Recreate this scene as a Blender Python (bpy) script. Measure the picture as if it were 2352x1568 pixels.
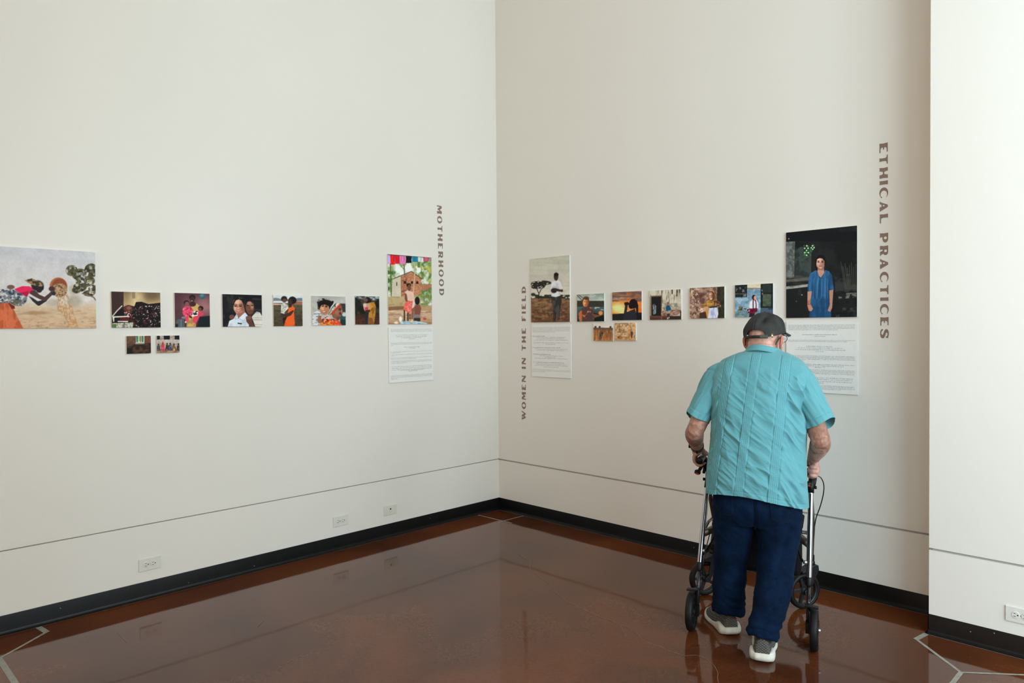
import bpy, bmesh, math, random
import numpy as np
from mathutils import Vector, Matrix
random.seed(7); np.random.seed(7)
for o in list(bpy.data.objects): bpy.data.objects.remove(o, do_unlink=True)
SC = bpy.context.scene
COL = SC.collection

# ------------------------------------------------------------------ camera
CAM_POS = (4.483, -4.3298, 1.56)
F_PX, YAW, PITCH, ROLL = 1670.28, math.radians(-44.8803), math.radians(-1.1035), math.radians(-0.4512)
_f = Vector((math.sin(YAW)*math.cos(PITCH), math.cos(YAW)*math.cos(PITCH), math.sin(PITCH)))
_r = Vector((math.cos(YAW), -math.sin(YAW), 0)); _u = _r.cross(_f)
_r2 = _r*math.cos(ROLL)+_u*math.sin(ROLL); _u2 = -_r*math.sin(ROLL)+_u*math.cos(ROLL)
cd = bpy.data.cameras.new('camera'); cd.sensor_width = 36; cd.lens = F_PX/2352*36; cd.clip_start = 0.05; cd.clip_end = 100
cam = bpy.data.objects.new('camera', cd); COL.objects.link(cam)
cam.matrix_world = Matrix(((_r2.x, _u2.x, -_f.x, CAM_POS[0]), (_r2.y, _u2.y, -_f.y, CAM_POS[1]), (_r2.z, _u2.z, -_f.z, CAM_POS[2]), (0, 0, 0, 1)))
SC.camera = cam

# ------------------------------------------------------------------ world, lights, exposure
wd = bpy.data.worlds.new('sky'); SC.world = wd; wd.use_nodes = True
wd.node_tree.nodes['Background'].inputs[0].default_value = (0.72, 0.86, 1.0, 1)
wd.node_tree.nodes['Background'].inputs[1].default_value = 1.0
def area(name, loc, target, sx, sy, power, col):
    l = bpy.data.lights.new(name, 'AREA'); l.shape = 'RECTANGLE'; l.size = sx; l.size_y = sy; l.energy = power; l.color = col
    o = bpy.data.objects.new(name, l); COL.objects.link(o); o.location = loc
    o.rotation_euler = (Vector(target)-Vector(loc)).to_track_quat('-Z', 'Z').to_euler()
    return o
# daylight: the tall window bay beyond the pillar, the big diagonal shopfront window right of the viewer; plus added fills for the left wall and for warmth from behind
area('window_and_fill_light', (6.2, -0.03, 3.35), (6.2, -5, 3.35), 1.6, 2.5, 50, (0.52, 0.82, 1.0))
area('window_and_fill_light', (6.97, -3.37, 2.55), (3.57, 0.03, 2.55), 3.9, 4.5, 300, (0.69, 0.88, 1.0))
area('window_and_fill_light', (8.55, -0.95, 2.6), (0, -0.95, 2.6), 1.5, 4.6, 240, (0.90, 0.97, 1.0))  # unseen fill, added to brighten the left wall toward the corner
area('window_and_fill_light', (2.8, -8.95, 2.6), (2.8, 0, 2.6), 3.2, 4.6, 80, (1.0, 0.61, 0.31))  # warm fill added behind the viewer to redden the right wall
SC.view_settings.view_transform = 'Standard'; SC.view_settings.look = 'None'
SC.view_settings.exposure = 0.03; SC.view_settings.gamma = 1.0; SC.view_settings.use_curve_mapping = False

# ------------------------------------------------------------------ helpers
def srgb(r, g=None, b=None):
    if g is None: r, g, b = r
    out = []
    for c in (r, g, b):
        c /= 255.0
        out.append(c/12.92 if c <= 0.04045 else ((c+0.055)/1.055)**2.4)
    return tuple(out)
def mat(name, col, rough=0.6, metal=0.0, noise=None, bump=None, spec=0.5, coat=0.0, coat_rough=0.1, col2=None, sheen=0.0):
    """principled; noise=(scale, amount) mottles towards col2; bump=(scale, strength, distance)"""
    m = bpy.data.materials.new(name); m.use_nodes = True; nt = m.node_tree; b = nt.nodes['Principled BSDF']
    b.inputs['Base Color'].default_value = (*col, 1); b.inputs['Roughness'].default_value = rough; b.inputs['Metallic'].default_value = metal
    b.inputs['Specular IOR Level'].default_value = spec; b.inputs['Coat Weight'].default_value = coat; b.inputs['Coat Roughness'].default_value = coat_rough
    b.inputs['Sheen Weight'].default_value = sheen
    tc = nt.nodes.new('ShaderNodeTexCoord')
    if noise:
        n = nt.nodes.new('ShaderNodeTexNoise'); n.inputs['Scale'].default_value = noise[0]; n.inputs['Detail'].default_value = 5
        nt.links.new(tc.outputs['Object'], n.inputs['Vector'])
        cr = nt.nodes.new('ShaderNodeValToRGB'); c2 = col2 or tuple(c*(1-noise[1]) for c in col)
        cr.color_ramp.elements[0].position = 0.3; cr.color_ramp.elements[1].position = 0.7
        cr.color_ramp.elements[0].color = (*c2, 1); cr.color_ramp.elements[1].color = (*col, 1)
        nt.links.new(n.outputs['Fac'], cr.inputs['Fac']); nt.links.new(cr.outputs['Color'], b.inputs['Base Color'])
    if bump:
        n2 = nt.nodes.new('ShaderNodeTexNoise'); n2.inputs['Scale'].default_value = bump[0]; n2.inputs['Detail'].default_value = 6
        nt.links.new(tc.outputs['Object'], n2.inputs['Vector'])
        bp = nt.nodes.new('ShaderNodeBump'); bp.inputs['Strength'].default_value = bump[1]; bp.inputs['Distance'].default_value = bump[2]
        nt.links.new(n2.outputs['Fac'], bp.inputs['Height']); nt.links.new(bp.outputs['Normal'], b.inputs['Normal'])
    return m
def tag(o, label=None, cat=None, group=None, kind=None):
    if label: o['label'] = label
    if cat: o['category'] = cat
    if group: o['group'] = group
    if kind: o['kind'] = kind
    return o
def empty(name, loc=(0, 0, 0), rot=(0, 0, 0)):
    o = bpy.data.objects.new(name, None); o.empty_display_size = 0.05; COL.objects.link(o); o.location = loc; o.rotation_euler = rot
    return o
def mesh(name, verts, faces, m=None, parent=None, smooth=False):
    me = bpy.data.meshes.new(name)
    if isinstance(verts, np.ndarray): verts = verts.tolist()
    me.from_pydata(verts, [], faces); me.validate(clean_customdata=False); me.update()
    o = bpy.data.objects.new(name, me); COL.objects.link(o)
    if m: me.materials.append(m)
    if parent: o.parent = parent
    if smooth: me.polygons.foreach_set('use_smooth', [True]*len(me.polygons))
    return o
class MB:
    def __init__(s): s.v = []; s.f = []
    def add(s, v, f):
        k = len(s.v); s.v += [tuple(p) for p in v]; s.f += [tuple(i+k for i in q) for q in f]; return s
    def box(s, a, b):
        (x0, y0, z0), (x1, y1, z1) = a, b
        return s.add([(x0,y0,z0),(x1,y0,z0),(x1,y1,z0),(x0,y1,z0),(x0,y0,z1),(x1,y0,z1),(x1,y1,z1),(x0,y1,z1)],
                     [(0,3,2,1),(4,5,6,7),(0,1,5,4),(1,2,6,5),(2,3,7,6),(3,0,4,7)])
    def obb(s, c, ax, ay, az):
        c, ax, ay, az = map(Vector, (c, ax, ay, az))
        P = [c+i*ax+j*ay+k*az for i, j, k in ((-1,-1,-1),(1,-1,-1),(1,1,-1),(-1,1,-1),(-1,-1,1),(1,-1,1),(1,1,1),(-1,1,1))]
        return s.add(P, [(0,3,2,1),(4,5,6,7),(0,1,5,4),(1,2,6,5),(2,3,7,6),(3,0,4,7)])
    def tube(s, path, rad, seg=16, caps=True, flat=1.0, up=None):
        P = [Vector(p) for p in path]; n = len(P)
        R = [rad]*n if not hasattr(rad, '__len__') else list(rad)
        T = [(P[min(i+1, n-1)]-P[max(i-1, 0)]).normalized() for i in range(n)]
        u = Vector(up) if up else (Vector((0, 0, 1)) if abs(T[0].z) < 0.9 else Vector((1, 0, 0)))
        u = (u-T[0]*u.dot(T[0])).normalized(); V = []
        for i in range(n):
            u = (u-T[i]*u.dot(T[i])).normalized(); w = T[i].cross(u)
            for k in range(seg):
                a = 2*math.pi*k/seg; V.append(P[i]+R[i]*(math.cos(a)*u*flat+math.sin(a)*w))
        F = [(i*seg+k, i*seg+(k+1) % seg, (i+1)*seg+(k+1) % seg, (i+1)*seg+k) for i in range(n-1) for k in range(seg)]
        if caps: F += [tuple(range(seg))[::-1], tuple((n-1)*seg+k for k in range(seg))]
        return s.add(V, F)
    def lathe(s, prof, origin=(0, 0, 0), axis=(0, 0, 1), seg=32, arc=None):
        """prof: list of (radius, along axis), closed loop if first==last"""
        a = Vector(axis).normalized(); u = Vector((0, 0, 1)) if abs(a.z) < 0.9 else Vector((1, 0, 0)); u = (u-a*u.dot(a)).normalized(); w = a.cross(u)
        O = Vector(origin); n = len(prof); V = []
        for k in range(seg):
            t = 2*math.pi*k/seg
            for r, h in prof: V.append(O+a*h+r*(math.cos(t)*u+math.sin(t)*w))
        F = [(k*n+i, ((k+1) % seg)*n+i, ((k+1) % seg)*n+i+1, k*n+i+1) for k in range(seg) for i in range(n-1)]
        return s.add(V, F)
    def build(s, name, m=None, parent=None, smooth=False): return mesh(name, s.v, s.f, m, parent, smooth)
def bevel(o, w=0.002, seg=2, ang=0.6):
    b = o.modifiers.new('bevel', 'BEVEL'); b.width = w; b.segments = seg; b.limit_method = 'ANGLE'; b.angle_limit = ang
    return o
def autosmooth(o, ang=0.7):
    me = o.data; bm = bmesh.new(); bm.from_mesh(me)
    for f in bm.faces: f.smooth = True
    for e in bm.edges: e.smooth = not (len(e.link_faces) == 2 and e.calc_face_angle(0) > ang)
    bm.to_mesh(me); bm.free(); return o
def crom(pts, n):
    """catmull-rom resample of an array (k, d) into n rows, chord parametrised"""
    P = np.asarray(pts, float); k = len(P)
    d = np.r_[0, np.cumsum(np.maximum(np.linalg.norm(np.diff(P[:, :3], axis=0), axis=1), 1e-6))]
    t = np.linspace(0, d[-1], n); out = np.zeros((n, P.shape[1]))
    M = np.zeros_like(P)
    for i in range(k):
        a, b = max(i-1, 0), min(i+1, k-1); M[i] = (P[b]-P[a])/(d[b]-d[a])
    j = np.clip(np.searchsorted(d, t, side='right')-1, 0, k-2); h = (d[j+1]-d[j]); s = ((t-d[j])/h)[:, None]; h = h[:, None]
    return (2*s**3-3*s**2+1)*P[j]+(s**3-2*s**2+s)*h*M[j]+(-2*s**3+3*s**2)*P[j+1]+(s**3-s**2)*h*M[j+1]
def vnoise(p, seed=0):
    """smooth value noise in 3d, p (n,3) -> [-1, 1]"""
    p = np.asarray(p, float); i = np.floor(p).astype(np.int64); f = p-i; f = f*f*f*(f*(f*6-15)+10)
    def hsh(x, y, z):
        n = (x*374761393+y*668265263+z*2147483647+seed*144665) & 0xffffffff
        n = ((n ^ (n >> 13))*1274126177) & 0xffffffff; n = (n ^ (n >> 16)) & 0xffff
        return n/32767.5-1
    r = 0
    for dx in (0, 1):
        for dy in (0, 1):
            for dz in (0, 1):
                w = (f[:, 0] if dx else 1-f[:, 0])*(f[:, 1] if dy else 1-f[:, 1])*(f[:, 2] if dz else 1-f[:, 2])
                r = r+w*hsh(i[:, 0]+dx, i[:, 1]+dy, i[:, 2]+dz)
    return r
def fbm(p, seed=0, o=3):
    p = np.asarray(p, float); return sum(vnoise(p*2**k, seed+k)*0.5**k for k in range(o))
def sstep(a, b, x):
    t = np.clip((np.asarray(x, float)-a)/(b-a), 0, 1); return t*t*(3-2*t)

# ------------------------------------------------------------------ the room
BB, G0, G1 = 0.10, 0.4240, 0.4355      # baseboard height, reveal groove
PX, PY = 3.3954, -0.2712               # pillar edge
RX, RY, RZ = 8.6, -9.0, 5.6
m_wall = mat('painted_wall', (0.80, 0.763, 0.685), 0.33, bump=(210, 0.07, 0.0012), spec=0.40, noise=(1.3, 0.02))
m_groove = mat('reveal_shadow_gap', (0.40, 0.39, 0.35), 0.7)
m_base = mat('black_vinyl_base', (0.0045, 0.0047, 0.0048), 0.36, noise=(9, 0.4), bump=(40, 0.08, 0.002), spec=0.20)
def speckle(m, scale, size, col):
    nt = m.node_tree; b = nt.nodes['Principled BSDF']; lk = b.inputs['Base Color'].links[0]; src = lk.from_socket
    tc = nt.nodes.new('ShaderNodeTexCoord'); vo = nt.nodes.new('ShaderNodeTexVoronoi'); vo.inputs['Scale'].default_value = scale; nt.links.new(tc.outputs['Object'], vo.inputs['Vector'])
    lt = nt.nodes.new('ShaderNodeMath'); lt.operation = 'LESS_THAN'; lt.inputs[1].default_value = size; nt.links.new(vo.outputs['Distance'], lt.inputs[0])
    mx = nt.nodes.new('ShaderNodeMixRGB'); mx.inputs[2].default_value = (*col, 1); nt.links.new(lt.outputs[0], mx.inputs[0]); nt.links.new(src, mx.inputs[1]); nt.links.new(mx.outputs[0], b.inputs['Base Color'])
speckle(m_base, 13, 0.03, (0.35, 0.35, 0.33))
m_ceil = mat('ceiling_paint', (0.74, 0.73, 0.70), 0.8)
m_frame = mat('window_frame_metal', (0.10, 0.10, 0.10), 0.5)
def floor_mat():
    m = bpy.data.materials.new('stained_concrete'); m.use_nodes = True; nt = m.node_tree; b = nt.nodes['Principled BSDF']; L = nt.links.new; N = nt.nodes.new
    tc = N('ShaderNodeTexCoord')
    n1 = N('ShaderNodeTexNoise'); n1.inputs['Scale'].default_value = 1.1; n1.inputs['Detail'].default_value = 4; n1.inputs['Roughness'].default_value = 0.5; n1.inputs['Distortion'].default_value = 0.6
    L(tc.outputs['Object'], n1.inputs['Vector'])
    c1 = N('ShaderNodeValToRGB'); e = c1.color_ramp.elements
    e[0].position = 0.30; e[0].color = (0.050, 0.0160, 0.0070, 1); e[1].position = 0.74; e[1].color = (0.155, 0.042, 0.0110, 1)
    x = c1.color_ramp.elements.new(0.5); x.color = (0.098, 0.0280, 0.0100, 1)
    L(n1.outputs['Fac'], c1.inputs['Fac'])
    n2 = N('ShaderNodeTexNoise'); n2.inputs['Scale'].default_value = 55; n2.inputs['Detail'].default_value = 4; L(tc.outputs['Object'], n2.inputs['Vector'])
    mx = N('ShaderNodeMixRGB'); mx.blend_type = 'MULTIPLY'; mx.inputs[0].default_value = 0.30
    c2 = N('ShaderNodeValToRGB'); c2.color_ramp.elements[0].position = 0.3; c2.color_ramp.elements[0].color = (0.55, 0.55, 0.55, 1); c2.color_ramp.elements[1].position = 0.7
    c2.color_ramp.elements[1].color = (1.25, 1.25, 1.25, 1)
    L(n2.outputs['Fac'], c2.inputs['Fac']); L(c1.outputs['Color'], mx.inputs[1]); L(c2.outputs['Color'], mx.inputs[2])
    # dried paint specks
    vo = N('ShaderNodeTexVoronoi'); vo.inputs['Scale'].default_value = 5.5; L(tc.outputs['Object'], vo.inputs['Vector'])
    lt = N('ShaderNodeMath'); lt.operation = 'LESS_THAN'; lt.inputs[1].default_value = 0.014; L(vo.outputs['Distance'], lt.inputs[0])
    sp = N('ShaderNodeMixRGB'); sp.inputs[2].default_value = (0.5, 0.42, 0.36, 1); L(lt.outputs[0], sp.inputs[0]); L(mx.outputs[0], sp.inputs[1])
    L(sp.outputs[0], b.inputs['Base Color'])
    b.inputs['Roughness'].default_value = 0.085; b.inputs['IOR'].default_value = 1.40
    n3 = N('ShaderNodeTexNoise'); n3.inputs['Scale'].default_value = 3.0; n3.inputs['Detail'].default_value = 5; L(tc.outputs['Object'], n3.inputs['Vector'])
    r3 = N('ShaderNodeMapRange'); r3.inputs['To Min'].default_value = 0.03; r3.inputs['To Max'].default_value = 0.10; L(n3.outputs['Fac'], r3.inputs['Value']); L(r3.outputs[0], b.inputs['Roughness'])
    n4 = N('ShaderNodeTexNoise'); n4.inputs['Scale'].default_value = 2.2; n4.inputs['Detail'].default_value = 2; L(tc.outputs['Object'], n4.inputs['Vector'])
    bp = N('ShaderNodeBump'); bp.inputs['Strength'].default_value = 0.12; bp.inputs['Distance'].default_value = 0.01; L(n4.outputs['Fac'], bp.inputs['Height']); L(bp.outputs['Normal'], b.inputs['Normal'])
    return m
m_floor = floor_mat()
floor = tag(MB().box((-0.15, RY-0.15, -0.1), (RX+0.15, 0.15, 0)).build('floor', m_floor), 'polished reddish brown stained concrete floor', kind='structure')
tag(MB().box((-0.15, RY-0.15, RZ), (RX+0.15, 0.15, RZ+0.1)).build('ceiling', m_ceil), 'plain painted ceiling above the gallery', kind='structure')
def wall(name, upper, lower, back, label):
    w = tag(MB().box(*upper).build(name, m_wall), label, kind='structure')
    MB().box(*lower).build('lower_panel', m_wall, w); MB().box(*back).build('reveal_channel', m_groove, w)
    return w
wl = wall('wall_left', ((-0.15, RY, G1), (0, 0.0, RZ)), ((-0.15, RY, 0), (0, 0.0, G1-0.0062)), ((-0.15, RY, G1-0.0062), (-0.016, 0.0, G1)), 'tall off-white gallery wall on the left')
wr = wall('wall_right', ((-0.15, 0, G1), (PX+0.02, 0.15, RZ)), ((-0.15, 0, 0), (PX+0.02, 0.15, G0)), ((-0.15, 0.012, G0), (PX+0.02, 0.15, G1)), 'tall off-white gallery wall behind the man')
wp = wall('wall_pillar', ((PX, PY, G1), (4.7, 0.15, RZ)), ((PX, PY, 0), (4.7, 0.15, G0)), ((PX+0.012, PY+0.012, G0), (4.7, 0.15, G1)), 'bright white projecting pillar wall on the right')
def glazed(name, wname, p0, p1, holes, label, wlabel, thick=0.15):
    """wall from p0 to p1 (room on the left hand), with framed window holes (a0, a1, z0, z1, panes)"""
    p0, p1 = Vector((*p0, 0)), Vector((*p1, 0)); L = (p1-p0).length; t = (p1-p0)/L; n = Vector((t.y, -t.x, 0)); mb = MB()
    def blk(b, a0, a1, z0, z1, d0, d1): b.obb(p0+t*(a0+a1)/2+n*(d0+d1)/2+Vector((0, 0, (z0+z1)/2)), t*(a1-a0)/2, n*(d1-d0)/2, (0, 0, (z1-z0)/2)); return b
    cur = 0
    for a0, a1, z0, z1, k in holes:
        blk(mb, cur, a0, 0, RZ, 0, thick); blk(mb, a0, a1, 0, z0, 0, thick); blk(mb, a0, a1, z1, RZ, 0, thick); cur = a1
        w = tag(empty(wname, p0+t*(a0+a1)/2+n*0.09+Vector((0, 0, z0))), wlabel, kind='structure')
        def bar(nm, *q):
            o = blk(MB(), *q, 0.06, 0.12).build(nm, m_frame); o.parent = w; o.matrix_parent_inverse = Matrix.Translation(-w.location)
        bar('sill_rail', a0, a1, z0, z0+0.06); bar('head_rail', a0, a1, z1-0.06, z1); bar('transom', a0, a1, 3.2, 3.25)
        for i in range(k+1):
            u = a0+0.03+(a1-a0-0.06)*i/k; bar('mullion', u-0.025, u+0.025, z0, z1)
    blk(mb, cur, L, 0, RZ, 0, thick)
    return tag(mb.build(name, m_wall), label, kind='structure')
glazed('wall_bay', 'window_1', (RX, 0), (4.7, 0), [(1.6, 3.2, 2.1, 4.6, 1)], 'wall with a tall window bay beyond the pillar', 'tall window in the bay beyond the pillar')
glazed('wall_side', 'window_2', (5.4, -5.0), (RX, -1.8), [(0.31, 4.21, 0.3, 4.8, 4)], 'diagonal wall with a big window right of the viewer', 'big shopfront window right of the viewer')
glazed('wall_return', 'added_fill_window', (RX, -1.8), (RX, 0), [(0.1, 1.6, 0.3, 4.9, 2)], 'short wall with an added narrow window beside the bay', 'narrow tall window added to light the left wall')  # this window is added to house the left-wall fill
tag(MB().obb((7.55, -1.54, RZ/2), (1.05, -0.26, 0), (0.012, 0.049, 0), (0, 0, RZ/2)).build('light_block_fin', m_wall), 'unseen fin added to shade the far left wall', kind='structure')  # added out of view to keep the fill off the far left wall
glazed('wall_passage', 'window_5', (5.4, RY), (5.4, -5.0), [], 'solid wall of the passage behind the viewer', '')
tag(MB().obb((5.50, -3.94, RZ/2), (-0.26, 0.72, 0), (0.047, 0.017, 0), (0, 0, RZ/2)).build('light_block_panel', m_wall), 'unseen panel added beside the viewer to block window light', kind='structure')  # added out of view; blocks the big window to darken the far left
glazed('wall_back', 'added_warm_window', (0, RY), (5.4, RY), [(1.2, 4.4, 0.3, 4.9, 3)], 'back wall with an added warm fill window behind the viewer', 'window added for the warm fill far behind the viewer')  # this window is added to house the warm fill
# cove base: vertical strip with a curved toe
def coved(name, p0, p1, out, label):
    p0, p1, out = Vector(p0), Vector(p1), Vector(out)
    prof = [(0.0, BB), (0.0022, BB), (0.0030, BB-0.002), (0.0030, 0.022), (0.0048, 0.013), (0.009, 0.006), (0.0145, 0.0025), (0.0175, 0.0012), (0.0175, 0.0), (0.0, 0.0)]
    V = [p+out*d+Vector((0, 0, z)) for p in (p0, p1) for d, z in prof]; n = len(prof)
    F = [(i, i+1, n+i+1, n+i) for i in range(n-1)]+[tuple(range(n)), tuple(range(2*n-1, n-1, -1))]
    return tag(autosmooth(mesh(name, V, F, m_base), 0.5), label, kind='structure')
coved('baseboard_left', (0, RY, 0), (0, 0, 0), (1, 0, 0), 'black vinyl cove base along the left wall')
coved('baseboard_right', (0, 0, 0), (PX, 0, 0), (0, -1, 0), 'black vinyl cove base along the wall behind the man')
coved('baseboard_pillar', (PX-0.003, PY, 0), (4.7, PY, 0), (0, -1, 0), 'black vinyl cove base along the projecting pillar')
coved('baseboard_return', (PX, 0, 0), (PX, PY-0.003, 0), (-1, 0, 0), 'black vinyl cove base on the pillar return')
# light filler strips set flush in the floor, plus a hairline crack
m_grout = mat('grey_joint_filler', (0.33, 0.32, 0.27), 0.45, noise=(30, 0.35))
m_crack = mat('crack_filler', (0.30, 0.19, 0.13), 0.45, noise=(40, 0.4))
def strip(pts, w, name, m):
    strip.n = getattr(strip, 'n', 0)+1; P = [Vector((x, y, 0.0003+0.00006*strip.n)) for x, y in pts]; V = []
    for i, p in enumerate(P):
        t = (P[min(i+1, len(P)-1)]-P[max(i-1, 0)]).normalized(); s = Vector((-t.y, t.x, 0))*w/2
        V += [p-s, p+s]
    return mesh(name, V, [(2*i, 2*i+2, 2*i+3, 2*i+1) for i in range(len(P)-1)], m, floor)
strip([(0.018, -0.262), (0.40, -0.248)], 0.011, 'joint_strip', m_grout)
strip([(0.312, -0.017), (0.303, -0.30)], 0.011, 'joint_strip', m_grout)
strip([(0.0178, -0.009), (0.0178, -4.0)], 0.003, 'joint_strip', m_grout)
strip([(0.009, -0.0185), (PX, -0.0185)], 0.003, 'joint_strip', m_grout)
strip([(PX-0.015, PY-0.0185), (4.7, PY-0.0185)], 0.003, 'joint_strip', m_grout)
strip([(0.010, -3.404), (0.128, -3.389)], 0.028, 'joint_strip', m_grout)
strip([(0.118, -3.384), (0.22, -3.51), (0.31, -3.624), (0.36, -3.685)], 0.015, 'joint_strip', m_grout)
strip([(0.315, -3.627), (0.70, -3.628), (1.2, -3.63)], 0.026, 'joint_strip', m_grout)
strip([(3.389, -0.285), (3.371, -0.395)], 0.026, 'joint_strip', m_grout)
strip([(3.363, -0.383), (3.50, -0.515), (3.622, -0.633)], 0.015, 'joint_strip', m_grout)
strip([(3.615, -0.637), (3.83, -0.465), (4.10, -0.25)], 0.013, 'joint_strip', m_grout)
strip([(3.622, -0.628), (3.622, -1.0), (3.62, -2.5)], 0.020, 'joint_strip', m_grout)

for pts in ([(0.991, -0.78), (1.158, -0.851), (1.305, -0.974), (1.495, -1.046), (1.737, -1.183), (1.96, -1.239), (2.138, -1.257), (2.296, -1.275), (2.396, -1.331)], [(2.396, -1.331), (2.62, -1.35), (2.706, -1.299), (2.799, -1.344), (2.892, -1.47)], [(0.396, -3.134), (0.569, -3.141)], [(0.857, -2.601), (0.803, -2.536)], [(2.22, -1.272), (2.32, -1.361)]):
    c = crom([(x, y, 0) for x, y in pts], 40) if len(pts) > 2 else np.array([(x, y, 0) for x, y in pts], float)
    if len(pts) > 2: c[1:-1, :2] += 0.008*np.stack([vnoise(c[1:-1]*23, 3), vnoise(c[1:-1]*23+9, 4)], 1)
    strip([(p[0], p[1]) for p in c], 0.0022, 'hairline_crack', m_crack)

# ------------------------------------------------------------------ printed photographs on boards
def homog(src, dst):
    A = []
    for (x, y), (u, v) in zip(src, dst):
        A.append([x, y, 1, 0, 0, 0, -u*x, -u*y, u]); A.append([0, 0, 0, x, y, 1, -v*x, -v*y, v])
    A = np.array(A, float); h = np.linalg.solve(A[:, :8], A[:, 8]); return np.r_[h, 1].reshape(3, 3)
class Pic:
    """small painter for flat print; shapes are given in the frame of the quad"""
    def __init__(s, w, h, quad, bg, u0=0.0, seed=1):
        s.w, s.h = w, h; W, H = 2*w, 2*h
        U, V = np.meshgrid((np.arange(W)+.5)/W, (np.arange(H)+.5)/H)
        M = homog([(u0, 0), (1, 0), (1, 1), (u0, 1)], quad)
        D = M[2, 0]*U+M[2, 1]*V+1
        s.X = (M[0, 0]*U+M[0, 1]*V+M[0, 2])/D; s.Y = (M[1, 0]*U+M[1, 1]*V+M[1, 2])/D
        s.q = quad; s.img = np.ones((H, W, 3))*np.array(bg, float); s.seed = seed
    def mix(s, m, c):
        m = np.clip(m, 0, 1)[..., None]; s.img = s.img*(1-m)+np.array(c, float)*m; return s
    def inside(s, pts):
        m = np.zeros(s.X.shape, bool); n = len(pts)
        for i in range(n):
            (x0, y0), (x1, y1) = pts[i], pts[(i+1) % n]
            if y0 == y1: continue
            m ^= ((s.Y > y0) != (s.Y > y1)) & (s.X < (x1-x0)*(s.Y-y0)/(y1-y0)+x0)
        return m
    def poly(s, pts, c, a=1.0): return s.mix(s.inside(pts)*a, c)
    def rect(s, x0, y0, x1, y1, c, a=1.0): return s.mix(((s.X > x0) & (s.X < x1) & (s.Y > y0) & (s.Y < y1))*a, c)
    def ell(s, x, y, rx, ry, c, soft=0.15, a=1.0, rot=0):
        t = math.radians(rot); dx, dy = s.X-x, s.Y-y; p = dx*math.cos(t)+dy*math.sin(t); q = -dx*math.sin(t)+dy*math.cos(t)
        d = np.sqrt((p/rx)**2+(q/ry)**2); return s.mix(a*(1-sstep(1-soft, 1+soft, d)), c)
    def line(s, pts, w, c, a=1.0):
        m = np.zeros(s.X.shape)
        for (x0, y0), (x1, y1) in zip(pts[:-1], pts[1:]):
            L = (x1-x0)**2+(y1-y0)**2; t = np.clip(((s.X-x0)*(x1-x0)+(s.Y-y0)*(y1-y0))/max(L, 1e-6), 0, 1)
            d = np.hypot(s.X-x0-t*(x1-x0), s.Y-y0-t*(y1-y0)); m = np.maximum(m, 1-sstep(w/2*.8, w/2*1.2, d))
        return s.mix(m*a, c)
    def grad(s, y0, c0, y1, c1, mask=None):
        t = np.clip((s.Y-y0)/(y1-y0), 0, 1)[..., None]; c = np.array(c0, float)*(1-t)+np.array(c1, float)*t
        m = (np.ones(s.X.shape) if mask is None else mask*1.0)[..., None]; s.img = s.img*(1-m)+c*m; return s
    def noise(s, c, sx, sy, thr=0.1, soft=0.2, a=1.0, mask=None, seed=0):
        p = np.stack([s.X.ravel()/sx, s.Y.ravel()/sy, np.full(s.X.size, 3.7+seed)], 1)
        n = fbm(p, s.seed+seed, 4).reshape(s.X.shape); m = sstep(thr-soft*1.7-.05, thr+soft*1.7+.05, n)*a
        if mask is not None: m = m*mask
        return s.mix(m, c)
    def el_mask(s, x, y, rx, ry): return ((s.X-x)/rx)**2+((s.Y-y)/ry)**2 < 1
    def out(s, E=0.8):
        i = s.img.copy(); i[1:-1] = (i[:-2]+2*i[1:-1]+i[2:])/4; i[:, 1:-1] = (i[:, :-2]+2*i[:, 1:-1]+i[:, 2:])/4
        i = i.reshape(s.h, 2, s.w, 2, 3).mean((1, 3))/255.0
        yy, xx = np.mgrid[0:s.h, 0:s.w]; g = 0
        for sc, am in ((1.6, 0.030), (4.5, 0.035), (14.0, 0.040)): g = g+am*vnoise(np.stack([xx.ravel()/sc, yy.ravel()/sc, np.full(xx.size, s.seed+sc)], 1), s.seed).reshape(s.h, s.w)
        i = np.clip(i*(1+0.75*g[..., None]), 0, 1)
        i = np.where(i <= 0.04045, i/12.92, ((np.clip(i, 0, 1)+0.055)/1.055)**2.4)/E
        return np.clip(i, 0, 0.95)

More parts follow.
